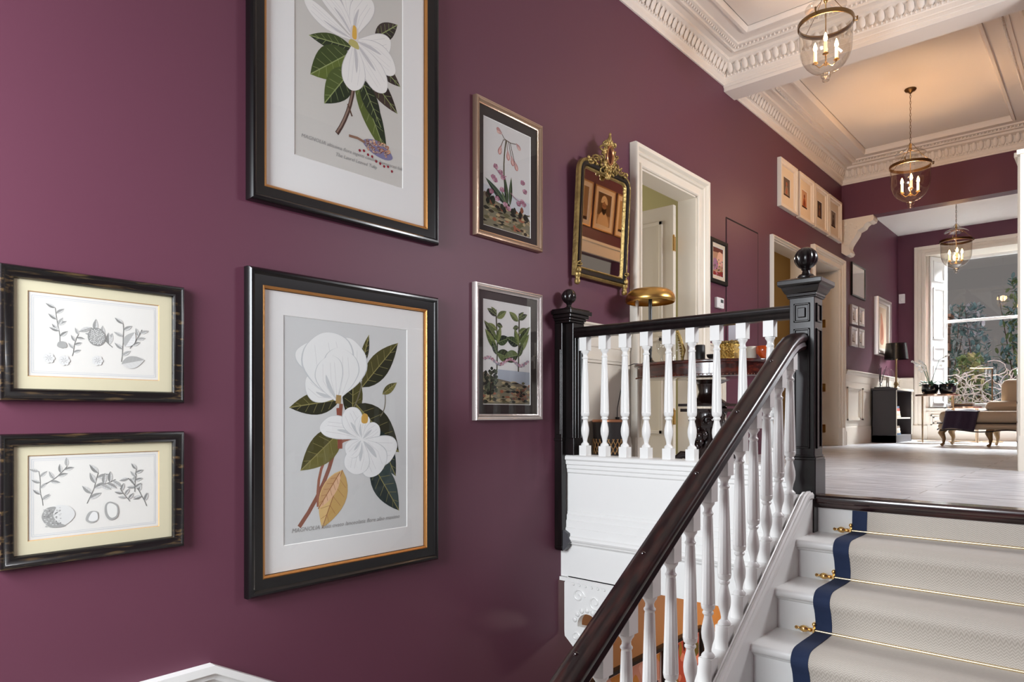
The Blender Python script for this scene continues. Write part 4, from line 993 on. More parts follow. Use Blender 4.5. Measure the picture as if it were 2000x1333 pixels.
m = MB(); el = [(.032*cos(t*pi/12), .836+.055*sin(t*pi/12)) for t in range(24)]; m.add([(.050, u, v) for u, v in el], [tuple(range(24))]); m.build('crest_glass', MATS['mirror_silvering'], MR, local=True)
m = MB(); m.tube([(.052, .035*cos(t*pi/12), .836+.060*sin(t*pi/12)) for t in range(24)], .006, 6, closed=True); m.build('crest_rim', mat('copper_gilt', (.55, .28, .14), .3, metal=.9), MR, smooth=60, local=True)
for s_ in (-1, 1):
    m = MB(); m.lathe([(.010, -.035), (.018, -.028), (.020, -.010), (.014, 0), (.016, .012), (.022, .02), (.022, .035)], (.03, s_*.275, .0), 12); m.ball((.04, s_*.275, .055), .014, .022, .022); sc(s_*.275, .10, .018, 1.2, s_, 0, .006)
    m.build('foot', M_gilt_old, MR, smooth=60, local=True)

# thermostat, sensor
t = thing('thermostat', (0, 5.63, .915), 'white thermostat with small grey display on the purple wall', 'thermostat')
m = MB(); m.box(0, .03, 5.565, 5.70, .918, 1.008); m.build('casing', mat('white_plastic', (.8, .8, .8), .4), t, bevel=.005)
m = MB(); m.box(.03, .032, 5.63, 5.68, .965, .992); m.build('display', mat('lcd_grey', '50585a', .3), t)
m = MB(); m.box(.03, .033, 5.62, 5.69, .932, .94); m.build('button', mat('white_plastic', (.8, .8, .8), .4), t)
m = MB(); m.box(.02, .10, 12.05, 12.1, 1.74, 1.88); m.ball((.06, 12.05, 1.79), .028, .012, .03); tag(m.build('motion_sensor', mat('white_plastic', (.8, .8, .8), .4), bevel=.012), 'small cream motion sensor on the dark wall left of the window', 'sensor')

# corbel
m = MB()
pf = [(0, 2.43), (.36, 2.43), (.37, 2.40), (.36, 2.365), (.325, 2.35), (.30, 2.355), (.27, 2.335), (.25, 2.30), (.22, 2.285), (.185, 2.27), (.175, 2.235), (.155, 2.20), (.12, 2.15), (.095, 2.11), (.085, 2.07), (.10, 2.04), (.11, 2.01), (.09, 1.985), (.055, 1.98), (.03, 1.995), (.0, 2.02)]
m.prism(pf, 'y', 9.165, 9.345); random.seed(8)
for i in range(30):
    u = random.random(); x = .03+.24*u*random.random(); z = 2.10+.29*random.random()
    if x < (z-2.02)*.75: m.ball((x, 9.163, z), .022, .008, .018, 7, 5)
q_ = m.build('trim_9', M_cream, smooth=30); struct(q_)

# ------------------------------------------------------------------ pendant lanterns
M_flame = mat('candle_bulb', 'ffd9a0', .3, emit='ffcb85', estr=45)
M_candle = mat('candle_sleeve', (.85, .78, .65), .5, emit='ffcf90', estr=1.2)
def lantern(x, y, zr_, ztop, label, power, sc_=1.0):
    t = thing('glass_pendant_lantern', (x, y, zr_-.40), label, 'pendant lamp', 'bell jar pendant lanterns')
    R = .172*sc_; D = .335*sc_
    m = MB(); n = 14; seg = 36; pr = [(R*1.06, zr_+.006), (R*1.03, zr_+.002), (R, zr_-.01)]+[(R*(1-.02*i/6), zr_-.01-D*.45*i/6) for i in range(1, 6)]+[(R*.975*cos(a), zr_-.01-D*.45-D*.55*sin(a)) for a in [radians(q) for q in (0, 14, 28, 42, 55, 67, 77)]]+[(.034, zr_-D-.012), (.03, zr_-D-.02)]
    vs = []; fs = []
    for r_, z_ in pr:
        for k in range(seg): a = 2*pi*k/seg; vs.append((x+r_*cos(a), y+r_*sin(a), z_))
    for i in range(len(pr)-1):
        for k in range(seg): a, c = i*seg+k, i*seg+(k+1) % seg; fs.append((a, c, c+seg, a+seg))
    m.add(vs, fs); m.build('bell_jar', M_lamp_glass, t, smooth=60)
    m = MB(); m.lathe([(.004, zr_-D-.068), (.020, zr_-D-.062), (.024, zr_-D-.052), (.014, zr_-D-.044), (.014, zr_-D-.04), (.03, zr_-D-.034), (.034, zr_-D-.026), (.028, zr_-D-.014), (.01, zr_-D-.008)], (x, y, 0), 20); m.build('glass_knop', M_lamp_glass, t, smooth=60)
    m = MB(); m.lathe([(R*1.0, -.016), (R*1.045, -.016), (R*1.05, .0), (R*1.045, .012), (R*1.0, .012), (R*.99, 0)], (x, y, zr_), 40)
    # open ring: remove caps
    m.f = m.f[:-2]; m.m = m.m[:-2]
    for k in range(3):
        a = 2*pi*k/3+.5; m.tube([(x+R*1.03*cos(a), y+R*1.03*sin(a), zr_), (x+R*1.16*cos(a), y+R*1.16*sin(a), zr_+.005), (x+R*1.17*cos(a), y+R*1.17*sin(a), zr_+.03)], .006, 6)
    m.build('rim_band', M_antique, t, smooth=50)
    zt_ = zr_+.17
    for k in range(3):
        a = 2*pi*k/3+.5; c_ = MB(); c_.tube([(x+R*1.15*cos(a), y+R*1.15*sin(a), zr_+.02), (x+R*.55*cos(a), y+R*.55*sin(a), zr_+.11), (x+.01*cos(a), y+.01*sin(a), zt_+.05)], .0022, 5); c_.build('suspension_chain', M_antique, t)
    m = MB(); vs = []; fs = []
    pr = [(.014, zr_+.165), (.04, zr_+.160), (.08, zr_+.145), (R*.68, zr_+.125), (R*.78, zr_+.112)]
    for r_, z_ in pr:
        for k in range(seg): a = 2*pi*k/seg; vs.append((x+r_*cos(a), y+r_*sin(a), z_))
    for i in range(len(pr)-1):
        for k in range(seg): a, c = i*seg+k, i*seg+(k+1) % seg; fs.append((a, c, c+seg, a+seg))
    m.add(vs, fs); m.build('smoke_bell', M_lamp_glass, t, smooth=60)
    m = MB(); m.lathe([(.004, zr_-.29), (.012, zr_-.285), (.014, zr_-.27), (.005, zr_-.262), (.005, zr_-.19), (.013, zr_-.185), (.013, zr_-.175), (.004, zr_-.17), (.004, zr_+.14), (.012, zr_+.15), (.016, zr_+.165), (.010, zr_+.18), (.012, zr_+.20), (.004, zr_+.215)], (x, y, 0), 14)
    for k in range(3):
        a = 2*pi*k/3+radians(286); rr_ = .078
        m.tube([(x+.008*cos(a), y+.008*sin(a), zr_-.275), (x+rr_*.6*cos(a), y+rr_*.6*sin(a), zr_-.285), (x+rr_*cos(a), y+rr_*sin(a), zr_-.25)], .0035, 6)
        m.lathe([(.004, 0), (.020, .006), (.020, .009), (.009, .012), (.009, .022)], (x+rr_*cos(a), y+rr_*sin(a), zr_-.25), 12)
    m.build('stem', M_brass, t, smooth=40)
    for k in range(3):
        a = 2*pi*k/3+radians(286); rr_ = .078; px, py = x+rr_*cos(a), y+rr_*sin(a)
        c_ = MB(); c_.lathe([(.0115, 0), (.0115, .07), (.007, .074)], (px, py, zr_-.232), 12); cc = c_.build('candle', M_candle, t, smooth=40)
        f = MB(); f.lathe([(.006, 0), (.0125, .012), (.0135, .022), (.009, .042), (.001, .062)], (px, py, zr_-.158), 12); f.build('bulb', M_flame, cc, smooth=60)
    m = MB(); zc_ = zr_+.215; n = int((ztop-.03-zc_)/.028)
    for i in range(max(n, 1)):
        z = zc_+(i+.5)*(ztop-.03-zc_)/max(n, 1); L = .017
        p = [(x+(.006*cos(q) if i % 2 else 0), y+(0 if i % 2 else .006*cos(q)), z+L*sin(q)) for q in [k*pi/4 for k in range(8)]]; m.tube(p, .0022, 5, closed=True)
    m.build('chain', M_antique, t, smooth=60)
    m = MB(); m.lathe([(.006, ztop-.045), (.012, ztop-.04), (.018, ztop-.03), (.045, ztop-.018), (.052, ztop-.006), (.05, ztop)], (x, y, 0), 24); m.build('ceiling_rose', M_antique, t, smooth=40)
    point('lantern_light', (x, y, zr_-.13), power, (1.0, .62, .33), .05)
lantern(1.08, 5.0, 2.70, CEIL, 'nearest glass bell lantern with lit candle bulbs, hanging in front of the cross beam', 7, 1.0)
lantern(1.10, 7.47, 2.385, CEIL, 'middle glass bell lantern hanging on a long chain below the panelled hall ceiling', 30)
lantern(1.06, 10.2, 2.19, 2.80, 'farthest glass bell lantern hanging before the tall window', 5)

# ------------------------------------------------------------------ console table and the things on it
TX, TY, TZ = .53, 4.22, .345
M_mahog = mat_wood('mahogany', '2a0d08', '5a2213', .22, 5, (1.5, 4, 6), coat=.8)
M_mahogd = mat('carved_mahogany', '1d0c09', .25, coat=.6)
CT = thing('console_table', (TX, TY, FZ), 'dark mahogany oval table on a carved pedestal behind the landing balusters', 'table')
AX, AY = .47, .27
def oval(mb, prof, z0): mb.lathe([(r_*1.0, z_) for r_, z_ in prof], (TX, TY, z0), 48, sy=AY/AX)
m = MB(); oval(m, [(AX-.01, -.004), (AX, .0), (AX+.004, .008), (AX, .016), (AX-.01, .018)], TZ-.018); m.build('table_top', M_mahog, CT, smooth=40)
m = MB(); oval(m, [(AX-.02, -.085), (AX-.012, -.083), (AX-.012, -.074), (AX-.02, -.070), (AX-.02, 0)], TZ-.018); m.build('apron', M_mahog, CT, smooth=40)
m = MB()
for k in range(110):
    a = 2*pi*k/110; m.ball((TX+(AX-.012)*cos(a), TY+(AX-.012)*AY/AX*sin(a), TZ-.096), .004, seg=5, rings=4)
m.build('beading', mat('bead_inlay', '6a3a22', .4), CT)
m = MB()
for s_ in (0,):
    pr = [(.10, .225), (.14, .225), (.075, .20), (.062, .15), (.075, .11), (.11, .085), (.135, .075), (.14, .065)]
    m.lathe([(r_, z_) for r_, z_ in reversed(pr)], (TX+.06, TY, 0), 4*6)
m.box(TX-.10, TX+.22, TY-.11, TY+.11, .055, .072); m.box(TX-.09, TX+.21, TY-.10, TY+.10, .02, .040)
m.build('pedestal_neck', M_mahogd, CT, smooth=40)
m = MB(); random.seed(14)
m.lathe([(.085, FZ+.08), (.12, FZ+.10), (.10, FZ+.16), (.07, FZ+.22), (.085, FZ+.30), (.11, FZ+.38), (.09, FZ+.42)], (TX+.06, TY, 0), 24)
for i in range(90):
    a = random.uniform(0, 2*pi); z = FZ+.08+random.random()*.34; r_ = .095+.02*sin(z*30)
    m.ball((TX+.06+r_*cos(a), TY+r_*sin(a), z), random.uniform(.012, .026), random.uniform(.012, .026), random.uniform(.014, .034), 7, 5)
for k in range(10):
    a = k*.63; p = []
    for i in range(16):
        t = i/15*2*pi*1.2; rr_ = .035*(1-i/20); p.append((TX+.06+.118*cos(a)+rr_*cos(t)*-sin(a), TY+.118*sin(a)+rr_*cos(t)*cos(a), FZ+.14+.2*(k % 3)/2+rr_*sin(t)))
    m.tube(p, .008, 6)
m.build('carved_pedestal', M_mahogd, CT, smooth=60)
for sx, sy_ in ((-1, -1), (1, -1), (-1, 1), (1, 1)):
    f = MB(); f.tube([(TX+.06+sx*.08, TY+sy_*.06, FZ+.11), (TX+.06+sx*.14, TY+sy_*.10, FZ+.12), (TX+.06+sx*.20, TY+sy_*.14, FZ+.06), (TX+.06+sx*.25, TY+sy_*.17, FZ+.03)], [.03, .026, .02, .028], 10); f.ball((TX+.06+sx*.26, TY+sy_*.175, FZ+.03), .035, .03, .03); f.build('leg', M_mahogd, CT, smooth=60)
# brass mushroom lamp
LX, LY = .20, 4.15
t = thing('table_lamp', (LX, LY, TZ), 'brass mushroom table lamp with black stem, on the left end of the mahogany table', 'lamp')
m = MB(); m.lathe([(.160, .752), (.166, .758), (.168, .775), (.162, .80), (.145, .825), (.12, .84), (.06, .848), (.004, .85)], (LX, LY, .012), 48); m.f = [f for f in m.f[:-2]]+[m.f[-1]]; m.m = m.m[:-1]
m.build('lamp_shade', mat('brushed_brass', (.66, .40, .12), .3, metal=1, bump=.05, bscale=8), t, smooth=60)
m = MB(); m.lathe([(.055, 0), (.055, .010), (.03, .018), (.016, .03), (.010, .05), (.010, .10)], (LX, LY, TZ), 24); m.build('base', mat('black_metal', '0c0c0d', .35), t, smooth=40)
m = MB()
for dx in (-.007, .007): m.lathe([(.0062, .09), (.0062, .50)], (LX+dx, LY, TZ), 8)
m.build('stem', MATS['black_metal'], t, smooth=40)
m = MB(); m.lathe([(.008, .10), (.012, .104), (.008, .108)], (LX, LY, TZ), 12); m.build('collar', M_brass, t)
m = MB(); m.tube([(LX-.05, LY, TZ+.006), (.10, 4.10, TZ+.004), (.045, 4.06, TZ-.02), (.035, 4.06, TZ-.12), (.02, 4.02, TZ-.30), (.03, 4.0, TZ-.42), (.02, 3.97, TZ-.56), (.03, 3.95, TZ-.70), (.06, 4.0, FZ+.004)], .003, 6)
m.box(.017, .034, 4.0, 4.026, TZ-.42, TZ-.36)
m.build('flex', MATS['black_metal'], t)
M_clear = mat_glass('clear_glass', (.92, .93, .93, 1))
def small(name, label, cat, fn, mt, smooth=50, group=None):
    m = MB(); fn(m); return tag(m.build(name, mt, smooth=smooth), label, cat, group)
def jar(m): m.lathe([(.03, 0), (.032, .006), (.012, .012), (.010, .05), (.03, .08), (.036, .11), (.033, .15), (.020, .17), (.024, .18)], (.305, 4.12, TZ), 20)
small('glass_vase', 'small clear stemmed glass vase next to the brass lamp', 'vase', jar, M_clear)
def bottle(m): m.lathe([(.026, 0), (.028, .01), (.028, .12), (.012, .14), (.010, .18), (.013, .19)], (.375, 4.16, TZ), 18)
small('glass_decanter', 'clear glass decanter on the mahogany table just right of the small vase', 'decanter', bottle, M_clear)
def orn(m):
    m.lathe([(.03, 0), (.03, .006), (.010, .015), (.008, .04)], (.44, 4.15, TZ), 12)
    m.tube([(.44, 4.15, TZ+.03), (.45, 4.15, TZ+.08), (.435, 4.15, TZ+.13), (.42, 4.15, TZ+.17), (.405, 4.15, TZ+.22)], [.010, .014, .010, .012, .004], 8)
    for i in range(10): m.ball((.44-.004*i, 4.145, TZ+.04+.018*i), .012-.0006*i, .01, .008, 6, 4)
small('gilt_figurine', 'slender gilt figurine leaning left on the mahogany table', 'figurine', orn, M_gilt_old)
def cand(m): m.lathe([(.020, 0), (.020, .13), (.018, .134), (.003, .134)], (.495, 4.15, TZ), 16)
small('silver_candlestick', 'slim silver tumbler between the figurine and black candle', 'candlestick', cand, M_silver)
def bc(m): m.lathe([(.030, 0), (.031, .004), (.031, .104), (.028, .107), (.004, .106)], (.566, 4.15, TZ), 28)
small('black_candle', 'thick black pillar candle standing on the mahogany table', 'candle', bc, mat('black_wax', '161718', .5))
def bowl(m): m.lathe([(.014, 0), (.016, .006), (.034, .022), (.038, .038), (.034, .038), (.012, .012)], (.665, 4.12, TZ), 20)
small('small_dark_bowl', 'small dark bowl between the black candle and gold casket', 'bowl', bowl, mat('dark_ceramic', '23201f', .3))
t = thing('gold_casket', (.765, 4.15, TZ), 'textured gold glass casket on the mahogany table', 'casket')
m = MB(); m.box(.712, .812, 4.11, 4.19, TZ, TZ+.10); random.seed(2)
for i in range(140):
    m.ball((random.uniform(.715, .81), 4.11, TZ+random.uniform(.008, .1)), .006, .005, .006, 5, 4)
m.build('body', mat('mottled_gold', (.62, .42, .12), .25, metal=.9, bump=.8, bscale=90, var=.5, vscale=60), t, smooth=40)
m = MB()
for i in range(26): m.ball((.712+.1*random.random(), 4.11+.08*random.random(), TZ+.103+random.random()*.012), .014, .012, .010, 6, 4)
m.build('fringe', M_gilt_old, t, smooth=60)
m = MB(); m.box(.718, .790, 4.235, 4.245, TZ, TZ+.235)
tag(m.build('white_card', mat('pale_card', 'cfcdd6', .7), bevel=.002), 'pale upright card standing behind the gold casket', 'card')
def wc(m): m.lathe([(.030, 0), (.031, .004), (.031, .072), (.028, .075), (.004, .074)], (.905, 4.15, TZ), 24)
small('white_candle', 'short cream pillar candle left of the orange bowl', 'candle', wc, mat('cream_wax', 'd6cfc0', .5))
def ob(m): m.lathe([(.016, .0), (.02, .004), (.046, .03), (.05, .052), (.044, .075), (.040, .075), (.044, .052), (.02, .01)], (.975, 4.17, TZ), 24)
tb = MB(); tb.lathe([(.014, 0), (.02, .005), (.022, .02)], (0, 0, 0), 10)
small('orange_glass_bowl', 'glowing orange glass bowl at the right end of the mahogany table', 'bowl', ob, mat('orange_glass', 'c8501c', .15, coat=.5))
# waste basket
t = thing('waste_basket', (.135, 3.74, FZ), 'dark waste basket with woven copper band on the floor behind the landing balusters', 'basket')
m = MB(); m.lathe([(.085, 0), (.088, .01), (.104, .34), (.100, .345), (.084, .02)], (.135, 3.74, FZ), 32); m.f = m.f[:-1]; m.m = m.m[:-1]; m.build('body', mat('dark_leather', '1a1210', .5), t, smooth=40)
m = MB(); m.lathe([(.104, .332), (.109, .336), (.109, .346), (.103, .350)], (.135, 3.74, FZ), 32); m.f = m.f[:-2]; m.m = m.m[:-2]; m.build('rim', mat('copper', (.5, .22, .12), .35, metal=.9), t, smooth=40)
m = MB()
for k in range(22):
    for d in (-1, 1):
        p = [(.135+(.096+.002*j)*cos(2*pi*k/22+d*j*.12), 3.74+(.096+.002*j)*sin(2*pi*k/22+d*j*.12), FZ+.13+.024*j) for j in range(5)]; m.tube(p, .003, 4)
m.build('woven_band', mat('copper_weave', (.42, .24, .10), .4, metal=.6), t)

# ------------------------------------------------------------------ far room
# window
w = thing('window_1', (1.06, 12.35, .10), None, None, kind='structure')
def zprism(m, poly, z0, z1): m.prism(poly, 'z', z0, z1)
m = MB()   # architrave, stepped
for d, t_ in ((0, .05), (.05, .035), (.10, .045)):
    a0, a1 = .23+d, .23+d+.0499
    m.box(a0, a1+.0, 12.1-t_, 12.1, FZ, 2.575-d); m.box(1.88-d, 1.93-d, 12.1-t_, 12.1, FZ, 2.575-d); m.box(a1, 1.88-d, 12.1-t_, 12.1, 2.575-d-.0499, 2.575-d)
m.box(.215, .41, 12.03, 12.1, FZ, FZ+.22)
m.build('architrave', M_cream, w, bevel=.005)
m = MB()   # splayed linings
zprism(m, [(.41, 12.12), (.56, 12.50), (.50, 12.52), (.36, 12.14)], .10, 2.44); zprism(m, [(1.75, 12.12), (1.60, 12.50), (1.64, 12.52), (1.79, 12.14)], .10, 2.44)
m.add([(.36, 12.1, 2.44), (1.80, 12.1, 2.44), (1.62, 12.52, 2.42), (.52, 12.52, 2.42)], [(0, 1, 2, 3)])
m.box(.36, 1.80, 12.08, 12.56, .05, .10)
m.build('lining', M_cream, w)
for side in (-1, 1):
    m = MB(); cx0, cy0 = (.425, 12.13) if side == -1 else (1.735, 12.13); cx1, cy1 = (.565, 12.485) if side == -1 else (1.595, 12.485)
    L = Vector((cx1-cx0, cy1-cy0, 0)); ln = L.length; L.normalize(); Nn = Vector((L.y, -L.x, 0))*(1 if side == -1 else -1)
    def slab(s0, s1, z0, z1, h0, h1):
        b0 = Vector((cx0, cy0, 0)); vs = [b0+L*s+Nn*h+Vector((0, 0, z)) for s in (s0, s1) for h in (h0, h1) for z in (z0, z1)]
        m.add(vs, [(0, 1, 3, 2), (4, 6, 7, 5), (0, 4, 5, 1), (2, 3, 7, 6), (0, 2, 6, 4), (1, 5, 7, 3)])
    slab(0, ln, .12, 2.42, .0, .022)
    for z0, z1 in ((.18, .75), (.85, 1.05), (1.17, 1.95), (2.05, 2.36)):
        for q in ((0.05, ln-.05, z1-.022, z1), (.05, ln-.05, z0, z0+.022), (.05, .072, z0, z1), (ln-.072, ln-.05, z0, z1)): slab(q[0], q[1], q[2], q[3], .022, .034)
    m.build('shutter', M_white, w)
m = MB()
for x0, x1, z0, z1, yy in ((.55, .59, .10, 2.43, 12.50), (1.57, 1.61, .10, 2.43, 12.50), (.55, 1.61, 2.38, 2.43, 12.50), (.55, 1.61, .10, .17, 12.50), (.55, 1.61, 1.425, 1.465, 12.49)): m.box(x0, x1, yy, yy+.05, z0, z1)
m.build('sash_frame', M_white, w, bevel=.004)
m = MB(); m.add([(.58, 12.53, .15), (1.58, 12.53, .15), (1.58, 12.53, 2.40), (.58, 12.53, 2.40)], [(0, 1, 2, 3)]); m.build('pane', M_win_glass, w)
m = MB(); m.box(.33, 1.80, 12.07, 12.1, FZ, .05)
for d in (.0, .03): m.box(.45+d, 1.70-d, 12.055, 12.07, -.02-d, .0-d); m.box(.45+d, 1.7-d, 12.055, 12.07, FZ+.22+d, FZ+.24+d); m.box(.45+d, .47+d, 12.055, 12.07, FZ+.22+d, 0-d)
m.build('apron_panel', M_cream, w)
# stair window behind the camera
w2 = thing('window_2', (.97, -.83, -.95), None, None, kind='structure'); m = MB()
for x0, x1, z0, z1 in ((.2, .25, -.95, 1.45), (1.70, 1.75, -.95, 1.45), (.25, 1.70, 1.40, 1.45), (.25, 1.70, -.95, -.90), (.25, 1.70, .25, .29)): m.box(x0, x1, -.85, -.80, z0, z1)
m.build('sash_frame', M_white, w2)
# cabinet
CB = thing('bookcase', (.2, 10.9, FZ), 'low dark grey open bookcase against the wainscot in the far room', 'bookcase')
M_dark = mat('charcoal_paint', '2c2628', .45); M_dark2 = mat('charcoal_paint_inside', '1c191b', .5); M_pale = mat('pale_edge_paint', 'b9b2a4', .45)
y0, y1, x0, x1 = 10.42, 11.36, .035, .335; zt_ = .365
m = MB(); m.box(x0, x1, y0, y0+.03, FZ, zt_-.03); m.box(x0, x1, y1-.03, y1, FZ, zt_-.03); m.box(x0, x0+.015, y0, y1, FZ, zt_-.03); m.box(x0, x1, y0, y1, FZ+.0, FZ+.10); m.build('carcass', M_dark, CB, bevel=.003)
m = MB(); m.box(x0-.01, x1+.02, y0-.02, y1+.02, zt_-.03, zt_); m.build('top', M_dark, CB, bevel=.005)
m = MB(); m.box(x0+.015, x1-.01, y0+.03, y1-.03, -.055, -.035); m.build('shelf', M_pale, CB)
m = MB(); m.box(x1, x1+.006, y0, y0+.03, FZ+.1, zt_-.03); m.box(x1, x1+.006, y1-.03, y1, FZ+.1, zt_-.03); m.box(x1+.02, x1+.024, y0-.02, y1+.02, zt_-.03, zt_); m.build('face_edge', M_pale, CB)
random.seed(31); bc_ = ['cfc6b4', 'b8a890', 'e0dace', 'a3402f', '3e5a78', 'c9b9a0', 'd8d2c6', '8a7a68', 'c86a5a', '5a6a7a']
labs_b = ['near end of the upper shelf', 'lower shelf']
for shelf, (zb, n) in enumerate(((-.035, 5), (FZ+.10, 4))):
    z = zb
    for i in range(n):
        h = random.uniform(.026, .045); wd = .20-.022*i
        m = MB(); m.box(x0+.06, x1-.03, y0+.10, y0+.10+wd+.12, z, z+h-.001); c = bc_[(i+shelf*4) % len(bc_)]
        tag(m.build('book', mat('book_'+c, c, .7), bevel=.002), ('%s book in the stack on the %s shelf of the dark bookcase, %s' % ({'cfc6b4': 'stone', 'b8a890': 'tan', 'e0dace': 'ivory', 'a3402f': 'red', '3e5a78': 'blue', 'c9b9a0': 'sand', 'd8d2c6': 'cream', '8a7a68': 'brown', 'c86a5a': 'coral', '5a6a7a': 'slate'}[c], ('upper', 'lower')[shelf], ('at the bottom', 'second up', 'third up', 'fourth up', 'on top')[i])), 'book', 'books stacked in the far bookcase')
        z += h
# lamp on cabinet
t = thing('table_lamp', (.19, 11.05, zt_), 'black shaded column lamp with brass stem on the far bookcase', 'lamp')
m = MB(); vs = []; m.lathe([(.155, .43), (.13, .66), (.128, .66), (.153, .43)], (.20, 11.05, zt_), 32); m.f = m.f[:-2]; m.m = m.m[:-2]; m.build('lamp_shade', mat('black_card_shade', '0f1412', .3, coat=.4), t, smooth=40)
m = MB(); m.lathe([(.055, 0), (.055, .015), (.03, .03), (.022, .05), (.034, .07), (.030, .09), (.014, .11), (.012, .42), (.02, .43), (.008, .45)], (.20, 11.05, zt_), 20); m.build('stem', mat('dull_brass', (.40, .30, .16), .35, metal=.9), t, smooth=40)
# cloche
t = thing('glass_cloche', (.16, 10.72, zt_), 'tall clear glass cloche on the bookcase between reeds and lamp', 'cloche')
m = MB(); seg = 28; pr = [(.075, .012), (.075, .20)]+[(.075*cos(a), .20+.09*sin(a)) for a in [radians(q) for q in (15, 30, 45, 60, 75, 86)]]; vs = [(.17+r_*cos(2*pi*k/seg), 10.72+r_*sin(2*pi*k/seg), zt_+z_) for r_, z_ in pr for k in range(seg)]
m.add(vs, [(i*seg+k, i*seg+(k+1) % seg, (i+1)*seg+(k+1) % seg, (i+1)*seg+k) for i in range(len(pr)-1) for k in range(seg)]); m.build('dome', M_clear, t, smooth=60)
m = MB(); m.lathe([(.09, 0), (.09, .01), (.08, .012)], (.17, 10.72, zt_), 24); m.build('base', M_dark, t)
m = MB(); m.lathe([(.02, .012), (.02, .16), (.004, .165)], (.17, 10.70, zt_), 14); m.build('candle', MATS['cream_wax'], t, smooth=40)
t = thing('reed_diffuser', (.11, 10.50, zt_), 'glass reed diffuser with dark sticks at the near end of the bookcase', 'diffuser')
m = MB(); m.lathe([(.03, 0), (.03, .05), (.012, .07), (.012, .09)], (.12, 10.5, zt_), 16); m.build('bottle', M_clear, t, smooth=40)
random.seed(3)
for k in range(6): m = MB(); m.tube([(.12, 10.5, zt_+.01), (.12+random.uniform(-.03, .10), 10.5+random.uniform(-.04, .08), zt_+random.uniform(.26, .33))], .003, 5); m.build('reed', M_frame_black, t)
m = MB(); m.box(.06, .26, 10.44, 10.60, zt_, zt_+.018); tag(m.build('tray', mat('black_tray', '101010', .4), bevel=.003), 'small black tray on the near end of the bookcase', 'tray')

# chaise longue
CX, CY = .95, 9.72
CH = thing('chaise_longue', (1.55, 10.1, FZ), 'beige upholstered chaise longue with carved cabriole legs before the far window', 'chaise')
M_uph = mat('beige_linen', (.50, .38, .26), .9, bump=.1, bscale=200, sheen=.2); M_legw = mat_wood('pale_walnut', '7a5a34', '9a7848', .4, 10, (4, 4, 1)); M_piping = mat('dark_piping', '2a2120', .7)
m = MB()
def rbox(m, x0, x1, y0, y1, z0, z1, r=.04, nz=3):
    rings = []
    for i in range(nz+1):
        t = i/nz*pi/2; rings.append((r*(1-sin(t)), z0+r*(1-cos(t)) if False else None))
    prof = [(r, z0), (r*.3, z0+r*.3), (0, z0+r), (0, z1-r), (r*.3, z1-r*.3), (r, z1)]
    N = 5; vs = []
    def outline(ins):
        p = []
        for cx_, cy_, a0 in ((x1-r, y1-r, 0), (x0+r, y1-r, pi/2), (x0+r, y0+r, pi), (x1-r, y0+r, 3*pi/2)):
            for j in range(N): a = a0+pi/2*j/(N-1); rr_ = max(r-ins, .002); p.append((cx_+rr_*cos(a), cy_+rr_*sin(a)))
        return p
    for ins, z in prof: vs += [(x, y, z) for x, y in outline(ins)]
    n = 4*N; fs = [tuple(range(n-1, -1, -1)), tuple(range(5*n, 6*n))]
    for i in range(5):
        for k in range(n): fs.append((i*n+k, i*n+(k+1) % n, (i+1)*n+(k+1) % n, (i+1)*n+k))
    m.add(vs, fs)
rbox(m, CX, 2.05, CY, 10.45, -.10, .045, .05); m.build('mattress', M_uph, CH, smooth=50)
m = MB(); rbox(m, CX-.01, 2.06, CY-.01, 10.46, -.175, -.105, .03); m.build('seat_rail', M_uph, CH, smooth=50)
m = MB()
for z, am in ((-.10, 0), (-.178, .012)):
    n = 40; m.tube([(CX+.02+(2.02-CX)*i/n, CY-.014, z+am*sin(i/n*4*pi)-(.012 if am else 0)) for i in range(n+1)], .008, 6)
    m.tube([(CX-.014, CY+.02+.7*i/20, z+am*sin(i/20*2*pi)) for i in range(21)], .008, 6)
m.build('piping', M_piping, CH, smooth=60)
for x, y in ((CX+.05, CY+.05), (CX+.52, CY+.05), (1.98, CY+.05), (CX+.05, 10.40), (CX+.52, 10.40)):
    s_ = -1 if x < 1.2 else 1; sy_ = -1 if y < 10 else 1
    m = MB(); m.tube([(x, y, -.17), (x+.018*s_*-1 if x > 1.2 and x < 1.9 else x-.025, y+sy_*.02, -.22), (x, y+sy_*.005, -.29), (x-.005, y+sy_*.005, -.345), (x-.02, y+sy_*.03, FZ+.014)], [.042, .038, .022, .014, .02], 10); m.build('leg', M_legw, CH, smooth=60)
m = MB(); rbox(m, 1.50, 2.05, 10.36, 10.52, -.1, .44, .075); m.build('backrest', M_uph, CH, smooth=50)
m = MB(); rbox(m, 1.36, 2.04, 10.14, 10.38, .03, .17, .07); m.build('bolster', M_uph, CH, smooth=50)
# throw
m = MB(); nx, ny = 18, 22; vs = []; th = .012
def throw_pt(u, v):
    # u across the chaise width in X, v from hanging front edge over the top
    x = .985+.33*u+.06*sin(v*3)+.12*max(0, v-.45)*u
    s_ = v*.95
    if s_ < .24: y = CY-.024-.012*sin(u*14)-.01; z = -.175+.0+s_*.93+.015*sin(u*5)*(1-s_*3)
    else: y = CY-.02+(s_-.24); z = .060+.010*sin(u*9+s_*6)
    if .20 < s_ < .28: z = min(z, .058); 
    return Vector((x, y, z))
for i in range(nx+1):
    for j in range(ny+1): vs.append(throw_pt(i/nx, j/ny*.78))
fs = [(i*(ny+1)+j, (i+1)*(ny+1)+j, (i+1)*(ny+1)+j+1, i*(ny+1)+j+1) for i in range(nx) for j in range(ny)]
m.add(vs, fs); o = m.build('throw_blanket', mat('aubergine_wool', '2f1f33', .95, bump=.4, bscale=80, sheen=.4), smooth=60)
so = o.modifiers.new('thick', 'SOLIDIFY'); so.thickness = .012; so.offset = 1
